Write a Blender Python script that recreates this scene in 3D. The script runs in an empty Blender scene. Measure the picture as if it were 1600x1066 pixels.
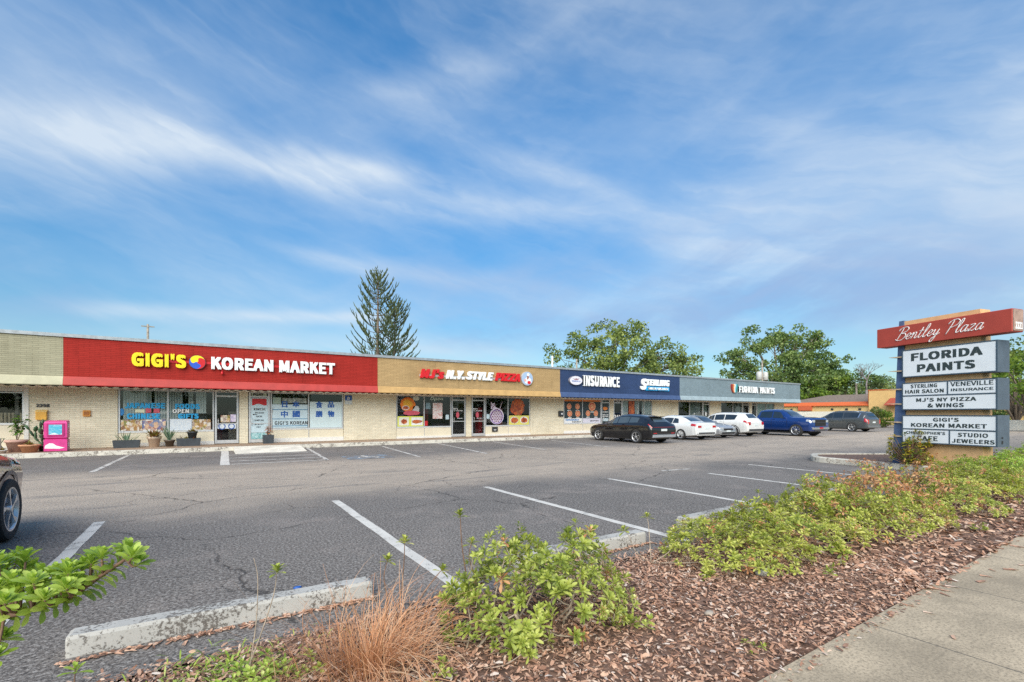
import bpy, bmesh, math, random
from mathutils import Vector, Matrix
import numpy as np

sc = bpy.context.scene
COL = sc.collection
PI = math.pi
R = math.radians

# ------------------------------------------------------------------ camera
cd = bpy.data.cameras.new('camera'); cam = bpy.data.objects.new('camera', cd); COL.objects.link(cam)
cam.location = (0, 0, 1.5); cam.rotation_euler = (R(90), 0, R(-32.761))
cd.sensor_width = 36; cd.lens = 16.433; cd.shift_y = 0.0706; cd.clip_start = 0.05; cd.clip_end = 3000
sc.camera = cam
sc.view_settings.view_transform = 'Standard'; sc.view_settings.look = 'None'
sc.view_settings.gamma = 1; sc.view_settings.exposure = 0.62
try: sc.cycles.use_denoising = False
except Exception: pass
sc.cycles.max_bounces = 8; sc.cycles.transparent_max_bounces = 12
sc.cycles.caustics_reflective = False; sc.cycles.caustics_refractive = False

# ------------------------------------------------------------------ sun
SUN_EL, SUN_AZ = 37, 220          # azimuth measured clockwise from +Y: light comes from behind the camera, a little from the left
sd = bpy.data.lights.new('sun', 'SUN'); sun = bpy.data.objects.new('sun', sd); COL.objects.link(sun)
sd.energy = 3.5; sd.angle = R(62); sd.color = (1.0, 0.90, 0.76)
sdir = Vector((math.sin(R(SUN_AZ))*math.cos(R(SUN_EL)), math.cos(R(SUN_AZ))*math.cos(R(SUN_EL)), math.sin(R(SUN_EL))))
sun.rotation_euler = (-sdir).to_track_quat('-Z', 'Y').to_euler(); sun.location = (0, 0, 60)

# ------------------------------------------------------------------ node helpers
class S:
    """a socket with arithmetic"""
    def __init__(s, nt, k): s.nt, s.k = nt, k
    def _m(s, op, *a):
        n = s.nt.nodes.new('ShaderNodeMath'); n.operation = op
        for i, x in enumerate((s,) + a):
            if isinstance(x, S): s.nt.links.new(x.k, n.inputs[i])
            else: n.inputs[i].default_value = x
        return S(s.nt, n.outputs[0])
    def __add__(s, o): return s._m('ADD', o)
    def __sub__(s, o): return s._m('SUBTRACT', o)
    def __mul__(s, o): return s._m('MULTIPLY', o)
    def __truediv__(s, o): return s._m('DIVIDE', o)
    __radd__ = __add__; __rmul__ = __mul__
    def __rsub__(s, o): return (s*-1.0) + o
    def clamp(s):
        r = s._m('ADD', 0.0); r.k.node.use_clamp = True; return r
    def exp(s): return s._m('EXPONENT')
    def abs(s): return s._m('ABSOLUTE')
    def step(s, a, b):
        n = s.nt.nodes.new('ShaderNodeMapRange'); n.interpolation_type = 'SMOOTHSTEP'
        s.nt.links.new(s.k, n.inputs[0]); n.inputs[1].default_value = a; n.inputs[2].default_value = b
        return S(s.nt, n.outputs[0])
def comb(nt, x, y, z):
    n = nt.nodes.new('ShaderNodeCombineXYZ')
    for i, v in enumerate((x, y, z)):
        if isinstance(v, S): nt.links.new(v.k, n.inputs[i])
        else: n.inputs[i].default_value = v
    return n.outputs[0]
def noise(nt, vec, scale, detail=4, rough=.55, dist=0, out=0):
    n = nt.nodes.new('ShaderNodeTexNoise'); n.inputs['Scale'].default_value = scale; n.inputs['Detail'].default_value = detail
    n.inputs['Roughness'].default_value = rough; n.inputs['Distortion'].default_value = dist
    if vec is not None: nt.links.new(vec, n.inputs['Vector'])
    return S(nt, n.outputs[out])
def mixc(nt, f, a, b, blend='MIX'):
    n = nt.nodes.new('ShaderNodeMix'); n.data_type = 'RGBA'; n.blend_type = blend; n.clamp_factor = True
    for i, v in ((0, f), (6, a), (7, b)):
        if isinstance(v, S): nt.links.new(v.k, n.inputs[i])
        elif isinstance(v, bpy.types.NodeSocket): nt.links.new(v, n.inputs[i])
        elif i == 0: n.inputs[0].default_value = v
        else: n.inputs[i].default_value = (*v, 1)
    return n.outputs[2]
def ramp(nt, f, stops, interp='LINEAR'):
    n = nt.nodes.new('ShaderNodeValToRGB'); n.color_ramp.interpolation = interp
    e = n.color_ramp.elements
    while len(e) < len(stops): e.new(.5)
    for i, (p, c) in enumerate(stops): e[i].position = p; e[i].color = (*c, 1)
    nt.links.new(f.k if isinstance(f, S) else f, n.inputs[0]); return n.outputs[0]

# ------------------------------------------------------------------ world: physical sky with high thin cloud
w = bpy.data.worlds.new('World'); sc.world = w; w.use_nodes = True
nt = w.node_tree; nt.nodes.clear()
wo = nt.nodes.new('ShaderNodeOutputWorld'); bg = nt.nodes.new('ShaderNodeBackground'); nt.links.new(bg.outputs[0], wo.inputs[0])
sky = nt.nodes.new('ShaderNodeTexSky'); sky.sky_type = 'NISHITA'; sky.sun_disc = False
sky.sun_elevation = R(SUN_EL); sky.sun_rotation = R(SUN_AZ); sky.air_density = 1.0; sky.dust_density = 0.6; sky.ozone_density = 2.2
tc = nt.nodes.new('ShaderNodeTexCoord')
mp = nt.nodes.new('ShaderNodeVectorRotate'); mp.rotation_type = 'Z_AXIS'; nt.links.new(tc.outputs['Generated'], mp.inputs['Vector']); mp.inputs['Angle'].default_value = R(32.761)
sx = nt.nodes.new('ShaderNodeSeparateXYZ'); nt.links.new(mp.outputs[0], sx.inputs[0])
X, Y, Z = (S(nt, sx.outputs[i]) for i in range(3))
A = X._m('ARCTAN2', Y)                       # bearing, 0 = down the lot
E_ = Z._m('ARCSINE')                         # height above the horizon
wv = comb(nt, A*2.2, E_*4.0 + A*0.8, 0.0)
warp = (noise(nt, wv, 1.6, 5, .6) - .5)
fine = noise(nt, comb(nt, A*2.2 + warp*.4, E_*12.0 + A*3.2 + warp*1.2, 1.7), 1.5, 8, .55, .15)
fine2 = noise(nt, comb(nt, A*2.6 - E_*1.5 + warp*.4, E_*8.0 - A*1.6 + warp*.9, 5.1), 1.6, 8, .55, .2)
soft = noise(nt, comb(nt, A*1.6, E_*3.4 + A*.5, 9.0), 1.5, 5, .55)
def px(x, y):
    u = (x-800)/730.4; a = math.atan(u); return a, math.atan((646-y)/730.4*math.cos(a))
def band(p0, p1, w0, w1, k, fade=.16, wob=.10):
    (a0, e0), (a1, e1) = px(*p0), px(*p1)
    t = (A - a0) / (a1 - a0)
    c = t*(e1-e0) + e0 + warp*wob
    wd = (t.clamp()*(w1-w0) + w0)
    q = (E_ - c)/wd
    g = (q*q*-1.0).exp()
    return g * t.step(-fade, fade) * (1.0 - t.step(1-fade, 1+fade)) * k
cl = band((-500, 130), (330, 215), .095, .06, .80, .16, .07)
cl = cl + band((120, 190), (640, 275), .04, .02, .75, .12, .05)
cl = cl + band((420, 250), (980, 335), .034, .028, .66, .2, .06)
cl = cl + band((700, 215), (1010, 300), .035, .03, .42, .3, .1)
cl = cl + band((440, 385), (860, 450), .016, .022, .55, .2, .05)
cl = cl + band((110, 482), (620, 497), .014, .012, .75, .15, .02)
cl = cl + band((330, 520), (860, 545), .02, .03, .55, .2, .05)
cl = cl + band((1010, 380), (1800, 300), .08, .14, .72, .2, .12)
cl = cl + band((1150, 215), (1900, 120), .06, .10, .42, .25, .1)
cl = cl + band((560, 150), (800, 95), .03, .03, .35, .3, .1)
cl = cl + band((850, 470), (1500, 500), .05, .05, .36, .3, .06)
cl = cl * (fine.step(.20, .80)*.46 + .40)*.90
veil = fine.step(.38, .85)*.20 + fine2.step(.42, .85)*.16 + soft.step(.22, .80)*.32
veil = veil * (E_.step(-.05, .25)*.4 + .6)
haze = ((E_*-9.0).exp())*.34
cover = (cl + veil + haze).clamp()
grey = (band((600, 430), (1500, 380), .07, .10, .55, .25, .1) + band((700, 520), (1350, 470), .035, .05, .9, .2, .1) + band((1100, 420), (1700, 450), .07, .08, .6, .2, .1) + band((-200, 420), (160, 470), .06, .04, .5, .2, .1)) * fine2.step(.3, .7)
hs = nt.nodes.new('ShaderNodeHueSaturation'); hs.inputs['Saturation'].default_value = 1.22; hs.inputs['Value'].default_value = 1.0
nt.links.new(sky.outputs[0], hs.inputs['Color'])
SKY_K = 0.12
tint = mixc(nt, 1.0, hs.outputs[0], mixc(nt, E_.step(.0, .62), (.44, .61, .63), (.47, 1.03, 1.14)), 'MULTIPLY')
cloudc = mixc(nt, grey.clamp(), (4.1, 4.6, 5.1), (2.3, 2.95, 4.1))
skyc = mixc(nt, cover*.86, tint, cloudc)
skyc = mixc(nt, (grey*.55).clamp(), skyc, (2.0, 2.8, 4.3))
nt.links.new(skyc, bg.inputs[0]); bg.inputs[1].default_value = SKY_K

# ------------------------------------------------------------------ materials
def newmat(name):
    m = bpy.data.materials.new(name); m.use_nodes = True; t = m.node_tree
    return m, t, t.nodes['Principled BSDF']
def setc(t, b, c):
    if isinstance(c, bpy.types.NodeSocket): t.links.new(c, b.inputs['Base Color'])
    else: b.inputs['Base Color'].default_value = (*c, 1)
def objco(t): return t.nodes.new('ShaderNodeTexCoord').outputs['Object']
def bump(t, b, h, strength=.3, dist=.01):
    n = t.nodes.new('ShaderNodeBump'); n.inputs['Strength'].default_value = strength; n.inputs['Distance'].default_value = dist
    t.links.new(h.k if isinstance(h, S) else h, n.inputs['Height']); t.links.new(n.outputs[0], b.inputs['Normal'])
def plain(name, c, rough=.6, metal=0, var=.12, scale=6, spec=.5, coat=0):
    m, t, b = newmat(name)
    if var:
        n = noise(t, objco(t), scale, 5)
        setc(t, b, mixc(t, n.step(.3, .7), tuple(x*(1-var) for x in c), tuple(min(1, x*(1+var)) for x in c)))
    else: setc(t, b, c)
    b.inputs['Roughness'].default_value = rough; b.inputs['Metallic'].default_value = metal
    b.inputs['Specular IOR Level'].default_value = spec; b.inputs['Coat Weight'].default_value = coat
    b.inputs['Coat Roughness'].default_value = .05
    return m
def brick(name, c, mortar=.72, course=.068, length=.30, rough=.75, dirt=.15):
    m, t, b = newmat(name)
    o = objco(t); sp = t.nodes.new('ShaderNodeSeparateXYZ'); t.links.new(o, sp.inputs[0])
    x, y, z = (S(t, sp.outputs[i]) for i in range(3))
    v = comb(t, x + y, z, 0.0)
    n = t.nodes.new('ShaderNodeTexBrick'); t.links.new(v, n.inputs['Vector'])
    n.inputs['Scale'].default_value = 1.0; n.inputs['Brick Width'].default_value = length; n.inputs['Row Height'].default_value = course
    n.inputs['Mortar Size'].default_value = .006; n.inputs['Mortar Smooth'].default_value = .4; n.inputs['Bias'].default_value = 0
    n.inputs['Color1'].default_value = (*[k*.93 for k in c], 1); n.inputs['Color2'].default_value = (*[min(1, k*1.07) for k in c], 1)
    n.inputs['Mortar'].default_value = (*[k*mortar for k in c], 1)
    g = noise(t, o, .9, 6, .6); st = noise(t, comb(t, x*3.0, z*.35, 0.0), 1.2, 5, .6)
    col = mixc(t, g.step(.35, .75), n.outputs[0], (1-dirt, 1-dirt*1.02, 1-dirt*1.1), 'MULTIPLY')
    col = mixc(t, st.step(.52, .8)*.5, col, (1-dirt*2, 1-dirt*2, 1-dirt*2.1), 'MULTIPLY')
    setc(t, b, col); b.inputs['Roughness'].default_value = rough; b.inputs['Specular IOR Level'].default_value = .15
    inv = 1.0 - S(t, n.outputs[1]); bump(t, b, inv, .6, .008)
    return m
def worn_paint(name, c, under, amount=.42, scale=9, rough=.8, fine=60, fw=.4):
    m, t, b = newmat(name); o = objco(t)
    a = noise(t, o, scale, 8, .7); f = noise(t, o, fine, 4, .7)
    k = (a*(1-fw) + f*fw).step(amount - .035, amount + .035)
    tone = noise(t, o, 2.5, 5)
    cc = mixc(t, tone.step(.35, .7), tuple(x*.86 for x in c), c)
    setc(t, b, mixc(t, k, under, cc)); b.inputs['Roughness'].default_value = rough
    bump(t, b, k*.5 + f*.6, .25, .004)
    return m
def leafmat(name, stops, trans=.28, rough=.55, cl_scale=.35):
    m, t, b = newmat(name)
    g = t.nodes.new('ShaderNodeNewGeometry'); rnd = S(t, g.outputs['Random Per Island'])
    n = noise(t, objco(t), cl_scale, 3)
    f = (rnd*.62 + n.step(.3, .7)*.38)
    col = ramp(t, f, stops); setc(t, b, col); b.inputs['Roughness'].default_value = rough; b.inputs['Specular IOR Level'].default_value = .35
    tr = t.nodes.new('ShaderNodeBsdfTranslucent'); t.links.new(mixc(t, 1.0, col, (1.3, 1.35, .7), 'MULTIPLY'), tr.inputs[0])
    mx = t.nodes.new('ShaderNodeMixShader'); mx.inputs[0].default_value = trans
    out = [k for k in t.nodes if k.type == 'OUTPUT_MATERIAL'][0]
    t.links.new(b.outputs[0], mx.inputs[1]); t.links.new(tr.outputs[0], mx.inputs[2]); t.links.new(mx.outputs[0], out.inputs[0])
    return m
def glassmat(name, tint=(.95, .98, .97), ior=1.7, dim=.96):
    m = bpy.data.materials.new(name); m.use_nodes = True; t = m.node_tree; t.nodes.clear()
    out = t.nodes.new('ShaderNodeOutputMaterial'); tr = t.nodes.new('ShaderNodeBsdfTransparent'); gl = t.nodes.new('ShaderNodeBsdfGlossy')
    tr.inputs[0].default_value = (*[k*dim for k in tint], 1); gl.inputs['Roughness'].default_value = .01
    fr = t.nodes.new('ShaderNodeFresnel'); fr.inputs[0].default_value = ior
    mx = t.nodes.new('ShaderNodeMixShader'); t.links.new(fr.outputs[0], mx.inputs[0]); t.links.new(tr.outputs[0], mx.inputs[1]); t.links.new(gl.outputs[0], mx.inputs[2])
    t.links.new(mx.outputs[0], out.inputs[0]); return m
def collage(name, cols, scale=9, rough=.4, sx_=1.0):
    m, t, b = newmat(name); o = objco(t)
    v = t.nodes.new('ShaderNodeTexVoronoi'); v.inputs['Scale'].default_value = scale; t.links.new(o, v.inputs['Vector'])
    sp = t.nodes.new('ShaderNodeSeparateColor'); t.links.new(v.outputs['Color'], sp.inputs[0])
    f = S(t, sp.outputs[0])*.7 + noise(t, o, scale*3, 4)*.4 - .05
    n = len(cols); setc(t, b, ramp(t, f, [(i/(n-1), c) for i, c in enumerate(cols)])); b.inputs['Roughness'].default_value = rough
    return m

# ------------------------------------------------------------------ mesh builder
class MB:
    def __init__(s, M=None): s.v, s.f, s.m, s.s = [], [], [], []; s.M = M
    def add(s, vs, fs, mi=0, smooth=False):
        o = len(s.v)
        if s.M is not None: vs = [tuple(s.M @ Vector(p)) for p in vs]
        s.v.extend(tuple(p) for p in vs)
        for f in fs: s.f.append(tuple(i+o for i in f)); s.m.append(mi); s.s.append(smooth)
        return s
    def box(s, x0, x1, y0, y1, z0, z1, mi=0):
        v = [(x, y, z) for z in (z0, z1) for y in (y0, y1) for x in (x0, x1)]
        return s.add(v, [(0, 2, 3, 1), (4, 5, 7, 6), (0, 1, 5, 4), (2, 6, 7, 3), (0, 4, 6, 2), (1, 3, 7, 5)], mi)
    def bbox(s, x0, x1, y0, y1, z0, z1, b=.01, mi=0):
        """box with chamfered vertical-plan and top edges"""
        rings = []
        for z, k in ((z0, 0), (z1-b, 0), (z1, b)):
            q = [(x0+k, y0+b), (x0+b, y0+k), (x1-b, y0+k), (x1-k, y0+b), (x1-k, y1-b), (x1-b, y1-k), (x0+b, y1-k), (x0+k, y1-b)]
            rings.append([(x, y, z) for x, y in q])
        return s.loft(rings, mi, False)
    def loft(s, rings, mi=0, smooth=True, caps=True, closed=True):
        n = len(rings[0]); vs = [p for r in rings for p in r]; fs = []
        for i in range(len(rings)-1):
            for j in range(n if closed else n-1):
                k = (j+1) % n; fs.append((i*n+j, i*n+k, (i+1)*n+k, (i+1)*n+j))
        if caps: fs.append(tuple(range(n-1, -1, -1))); fs.append(tuple((len(rings)-1)*n+j for j in range(n)))
        return s.add(vs, fs, mi, smooth)
    def quad(s, a, b, c, d, mi=0): return s.add([a, b, c, d], [(0, 1, 2, 3)], mi)
    def prism(s, poly, y0, y1, mi=0):
        """polygon in x,z extruded along y"""
        return s.loft([[(x, y0, z) for x, z in poly], [(x, y1, z) for x, z in poly]], mi, False)
    def tube(s, pts, r, n=6, mi=0, smooth=True, caps=True, flat=1.0):
        pts = [Vector(p) for p in pts]; rr = r if isinstance(r, (list, tuple)) else [r]*len(pts); rings = []
        up = None
        for i, p in enumerate(pts):
            d = (pts[min(i+1, len(pts)-1)] - pts[max(i-1, 0)])
            if d.length < 1e-9: d = Vector((0, 0, 1))
            d.normalize()
            if up is None: up = Vector((0, 0, 1)) if abs(d.z) < .9 else Vector((1, 0, 0))
            a = d.cross(up)
            if a.length < 1e-4: a = d.orthogonal()
            a.normalize(); b = a.cross(d).normalized(); up = b
            rings.append([tuple(p + a*math.cos(2*PI*k/n)*rr[i] + b*math.sin(2*PI*k/n)*rr[i]*flat) for k in range(n)])
        return s.loft(rings, mi, smooth, caps)
    def lathe(s, prof, n=24, c=(0, 0, 0), axis='Z', mi=0, smooth=True, caps=True):
        rings = []
        for r, h in prof:
            ring = []
            for k in range(n):
                a = 2*PI*k/n; x, y = r*math.cos(a), r*math.sin(a)
                p = (x, y, h) if axis == 'Z' else ((h, x, y) if axis == 'X' else (x, h, y))
                ring.append((p[0]+c[0], p[1]+c[1], p[2]+c[2]))
            rings.append(ring)
        if axis == 'Y': rings = [r_[::-1] for r_ in rings]
        return s.loft(rings, mi, smooth, caps)
    def text(s, body, x0, x1, z0, z1, y, depth=.01, bold=0., shear=0., mi=0, spacing=1.0):
        vs, fs = text_geo(body, bold, shear, spacing)
        return s.add([(x0 + p[0]*(x1-x0), y - p[2]*depth, z0 + p[1]*(z1-z0)) for p in vs], fs, mi)
    def build(s, name, mats, parent=None, loc=None, sharp=None):
        me = bpy.data.meshes.new(name); me.from_pydata(s.v, [], s.f)
        if not isinstance(mats, (list, tuple)): mats = [mats]
        for m in mats: me.materials.append(m)
        me.polygons.foreach_set('material_index', s.m); me.polygons.foreach_set('use_smooth', s.s)
        me.update()
        if sharp: me.set_sharp_from_angle(angle=R(sharp))
        o = bpy.data.objects.new(name, me); COL.objects.link(o)
        if parent is not None: o.parent = parent
        if loc is not None: o.location = loc
        return o
_tg = {}
FONT = None
try: FONT = bpy.data.fonts.load(bpy.utils.system_resource('DATAFILES', path='fonts') + '/Noto Sans CJK Regular.woff2')   # a font that comes with Blender
except Exception: FONT = None
def text_geo(body, bold, shear, spacing):
    key = (body, bold, shear, spacing)
    if key in _tg: return _tg[key]
    cu = bpy.data.curves.new('lettering', 'FONT'); cu.body = body
    if FONT is not None: cu.font = FONT
    cu.shear = shear; cu.extrude = .5; cu.resolution_u = 3; cu.space_character = spacing*(1.05 if bold > .01 else 1)
    o = bpy.data.objects.new('lettering', cu); COL.objects.link(o)
    dg = bpy.context.evaluated_depsgraph_get(); ev = o.evaluated_get(dg); me = ev.to_mesh()
    v = np.zeros(len(me.vertices)*3); me.vertices.foreach_get('co', v); v = v.reshape(-1, 3)
    fs = [tuple(p.vertices) for p in me.polygons]
    ev.to_mesh_clear(); bpy.data.objects.remove(o); bpy.data.curves.remove(cu)
    if bold > 0:      # a heavier face: the outline laid again a hair to each side and a hair back
        k = .007 + bold*.40; n0 = len(v); vv, ff = [], []
        for q, (dx, dy) in enumerate([(0, 0), (k, k*.7), (-k, -k*.7), (k, -k*.7), (-k, k*.7), (k, 0), (-k, 0)]):
            w_ = v.copy(); w_[:, 0] += dx; w_[:, 1] += dy; w_[:, 2] -= .018*q; vv.append(w_); ff += [tuple(i+n0*q for i in f) for f in fs]
        v = np.concatenate(vv); fs = ff
    lo, hi = v[:, :2].min(0), v[:, :2].max(0); v[:, :2] = (v[:, :2]-lo)/np.maximum(hi-lo, 1e-6); v[:, 2] += .5
    _tg[key] = ([tuple(p) for p in v], fs); return _tg[key]
def T(o, label, cat, group=None, kind=None):
    o['label'] = label; o['category'] = cat
    if group: o['group'] = group
    if kind: o['kind'] = kind
    return o
def empty(name, loc=(0, 0, 0), rz=0, label=None, cat=None, group=None):
    o = bpy.data.objects.new(name, None); COL.objects.link(o); o.location = loc; o.rotation_euler = (0, 0, rz); o.empty_display_size = .2
    if label: T(o, label, cat, group)
    return o
def copy_tree(o, parent=None):
    c = o.copy(); COL.objects.link(c)
    if parent is not None: c.parent = parent
    for ch in list(o.children): copy_tree(ch, c)
    return c
# ------------------------------------------------------------------ ground, lot, pavement
def asphalt():
    m, t, b = newmat('asphalt'); o = objco(t)
    sp = t.nodes.new('ShaderNodeSeparateXYZ'); t.links.new(o, sp.inputs[0]); x, y = S(t, sp.outputs[0]), S(t, sp.outputs[1])
    big = noise(t, o, .22, 6, .6); mid = noise(t, o, 1.1, 6, .62); agg = noise(t, o, 34, 4, .85); agg2 = noise(t, o, 44, 4, .8)
    streak = noise(t, comb(t, x*.16, y*1.1, 0.0), 1.0, 7, .62)
    yy = y + (big - .5)*5.0
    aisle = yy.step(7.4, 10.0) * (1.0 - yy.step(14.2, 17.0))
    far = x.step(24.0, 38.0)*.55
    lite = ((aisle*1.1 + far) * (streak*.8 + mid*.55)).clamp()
    base = mixc(t, big.step(.3, .7), (.118, .104, .094), (.175, .153, .137))
    patch = (noise(t, o, .8, 6, .7).step(.50, .68))*.66
    base = mixc(t, patch, base, (.30, .25, .22))
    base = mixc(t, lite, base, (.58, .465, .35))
    oil = noise(t, o, 1.9, 4, .5).step(.64, .74) * noise(t, o, .5, 2).step(.42, .6) * (1.0 - aisle)
    base = mixc(t, oil*.55, base, (.045, .042, .041))
    edge = (noise(t, comb(t, x*.4, y*2.5, 3.0), 1.1, 6).step(.58, .66))*aisle*.5
    base = mixc(t, edge, base, (.13, .12, .115))
    base = mixc(t, agg.step(.46, .60)*.85, base, (.37, .345, .32))
    base = mixc(t, agg2.step(.49, .60)*.85, base, (.028, .027, .028))
    def crack(scale, wid, seed, thr):
        wv_ = noise(t, o, 1.7, 6, .7, 0, 1)
        ad = t.nodes.new('ShaderNodeVectorMath'); ad.operation = 'MULTIPLY_ADD'; t.links.new(wv_.k, ad.inputs[0]); ad.inputs[1].default_value = (.55, .55, 0); t.links.new(o, ad.inputs[2])
        v = t.nodes.new('ShaderNodeTexVoronoi'); v.feature = 'DISTANCE_TO_EDGE'; v.inputs['Scale'].default_value = scale; v.voronoi_dimensions = '2D'
        off = t.nodes.new('ShaderNodeVectorMath'); off.operation = 'ADD'; t.links.new(ad.outputs[0], off.inputs[0]); off.inputs[1].default_value = (seed, seed*.7, 0)
        t.links.new(off.outputs[0], v.inputs['Vector'])
        d = S(t, v.outputs['Distance'])
        n = noise(t, o, .35, 3)
        return (1.0 - d.step(wid*.25, wid)) * n.step(thr, thr+.1) * noise(t, o, 3, 4).step(.36, .5)
    ck = (crack(.30, .008, 3.1, .38) + crack(.9, .016, 7.7, .50)*.8 + crack(2.6, .03, 1.7, .55)*.6).clamp()
    base = mixc(t, ck*.68, base, (.028, .025, .024))
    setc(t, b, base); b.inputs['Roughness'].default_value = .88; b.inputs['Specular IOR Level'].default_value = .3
    bump(t, b, agg*.7 + agg2*.6 - ck*1.2, .55, .006)
    return m
def concrete(name, c, joints=None):
    m, t, b = newmat(name); o = objco(t)
    n1 = noise(t, o, 1.3, 7, .65); n2 = noise(t, o, 55, 3, .8); n3 = noise(t, o, 7, 6, .7)
    col = mixc(t, n1.step(.3, .72), tuple(k*.62 for k in c), tuple(k*1.15 for k in c))
    col = mixc(t, n3.step(.5, .72)*.5, col, tuple(k*.62 for k in c))
    col = mixc(t, n2.step(.48, .62)*.7, col, tuple(k*.42 for k in c)); col = mixc(t, n2.step(.5, .2)*.35, col, tuple(min(1, k*1.5) for k in c))
    if joints:
        sp = t.nodes.new('ShaderNodeSeparateXYZ'); t.links.new(o, sp.inputs[0]); x = S(t, sp.outputs[0])
        q = ((x - joints[0])/joints[1]); q = (q - q._m('FLOOR')); d = (q - .5).abs()
        wob = (n3 - .5)*.002
        k = (d + wob).step(.4955, .4975)
        col = mixc(t, k*.8, col, (.06, .055, .05))
        bump(t, b, n2*.5 + n3*.5 - k*2.0, .5, .004)
    else: bump(t, b, n2*.5 + n3*.5, .5, .004)
    setc(t, b, col); b.inputs['Roughness'].default_value = .85
    return m
M_asph = asphalt()
M_walk = concrete('sidewalk_concrete', (.49, .395, .275), (5.3, 1.45))
M_soil = plain('mulch_soil', (.16, .094, .066), .95, var=.5, scale=18)
M_lawn = plain('lawn', (.07, .10, .035), .95, var=.5, scale=.6)
M_white = worn_paint('worn_white_paint', (.64, .61, .56), (.15, .145, .14), .425, 5)
M_white2 = worn_paint('faded_white_paint', (.62, .59, .54), (.15, .14, .135), .47, 5)
M_kerb = worn_paint('kerb_paint', (.60, .56, .48), (.17, .145, .12), .455, 4, fine=30)
M_stop = worn_paint('wheel_stop_paint', (.47, .455, .42), (.13, .115, .10), .474, 4, fine=40, fw=.55)
M_prom = concrete('promenade_paint', (.40, .28, .195))

def sheet(name, x0, x1, y0, y1, z, mat, label, cat, n=1):
    b = MB(); b.box(x0, x1, y0, y1, z-.02, z); o = b.build(name, mat); T(o, label, cat, kind='structure'); return o
b = MB(); b.add([(-900, -900, -.06), (900, -900, -.06), (900, 900, -.06), (-900, 900, -.06)], [(0, 1, 2, 3)])
T(b.build('ground', M_lawn), 'wide grassy ground beneath and beyond the car park', 'ground', kind='structure')
b = MB(); b.add([(-60, 3.42, 0), (15.3, 3.42, 0), (15.3, 3.0, 0), (73, 3.0, 0), (73, 21.9, 0), (130, 21.9, 0), (130, 60, 0), (48.8, 60, 0), (48.8, 24, 0), (-60, 24, 0)], [tuple(range(10))])
b.add([(21, 3.0, -.001), (21, -3, -.001), (29, -3, -.001), (29, 3.0, -.001)], [(0, 1, 2, 3)])
T(b.build('parking_lot', M_asph), 'cracked grey asphalt car park with lighter worn driving lane', 'car park', kind='structure')
sheet('sidewalk', -30, 20.6, -.08, 1.42, .035, M_walk, 'weathered tan concrete sidewalk beside the mulch bed', 'sidewalk')
b = MB(); b.add([(-80, -16, -.02), (120, -16, -.02), (120, -2.2, -.02), (-80, -2.2, -.02)], [(0, 1, 2, 3)])
T(b.build('road', M_asph), 'asphalt road running behind the sidewalk', 'road', kind='structure')
# mulch bed: gently mounded soil
nx, ny = 150, 12
vs, fs = [], []
rg = random.Random(4)
for i in range(nx+1):
    for j in range(ny+1):
        x = -6 + 25.5*i/nx; v = j/ny; y = 1.40 + (3.40-1.40)*v + (.05*math.sin(x*3.1)+.03*math.sin(x*7.7))*(v)
        z = .012 + .06*math.sin(PI*min(1, max(0, v))) + rg.uniform(-.006, .006) + (.012 if 0 < j < ny else -.012)
        vs.append((x, y, z))
for i in range(nx):
    for j in range(ny):
        a = i*(ny+1)+j; fs.append((a, a+ny+1, a+ny+2, a+1))
b = MB(); b.add(vs, fs, 0, True)
T(b.build('planting_bed', M_soil), 'long planting bed of dark soil between sidewalk and car park', 'planting bed', kind='structure')
def bed_z(y): v = min(1, max(0, (y-1.40)/2.0)); return .02 + .06*math.sin(PI*v)
# mulch chips
M_chip = None
def chipmat():
    m, t, b = newmat('mulch_chip'); g = t.nodes.new('ShaderNodeNewGeometry')
    r = S(t, g.outputs['Random Per Island'])
    setc(t, b, ramp(t, r, [(0, (.11, .06, .042)), (.2, (.29, .15, .095)), (.5, (.49, .275, .18)), (.8, (.56, .36, .25)), (.93, (.60, .44, .34)), (1, (.62, .53, .46))]))
    b.inputs['Roughness'].default_value = .85; return m
M_chip = chipmat()
def chips(n, reg, seed, smin, smax):
    rs = np.random.RandomState(seed); vs = []; fs = []
    for i in range(n):
        x, y = reg(rs)
        L = rs.uniform(smin, smax); Wd = L*rs.uniform(.22, .5); a = rs.uniform(0, 2*PI); tl = rs.normal(0, .28); rl = rs.normal(0, .4)
        c, s = math.cos(a), math.sin(a); z = bed_z(y) + rs.uniform(.002, .03)
        o = len(vs); bend = rs.uniform(-.15, .25)*L
        for (u, v, q) in ((-.5, -.28, 0), (-.5, .3, 0), (0, .5, bend*.5), (.5, .22, 0), (.5, -.2, 0), (0, -.5, bend*.5)):
            px_, py_ = u*L, v*Wd; pz = q + u*L*math.sin(tl) + v*Wd*math.sin(rl)
            vs.append((x + px_*c - py_*s, y + px_*s + py_*c, z + pz))
        fs += [(o, o+5, o+2, o+1), (o+5, o+4, o+3, o+2)]
    return vs, fs
def near_reg(rs):
    while True:
        x, y = rs.uniform(-.8, 5.5), rs.uniform(1.32, 3.48)
        if y < 1.43 and rs.rand() < .75: continue
        if y > 3.36 and rs.rand() < .7: continue
        return x, y
def far_reg(rs):
    x = 5.0 + 14*rs.rand()**1.4; return x, rs.uniform(1.38, 3.42)
b = MB(); v, f = chips(42000, near_reg, 1, .011, .047); b.add(v, f); v, f = chips(14000, far_reg, 2, .03, .085); b.add(v, f)
T(b.build('mulch', M_chip), 'red brown bark mulch chips strewn over the planting bed', 'mulch', kind='stuff')
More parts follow.
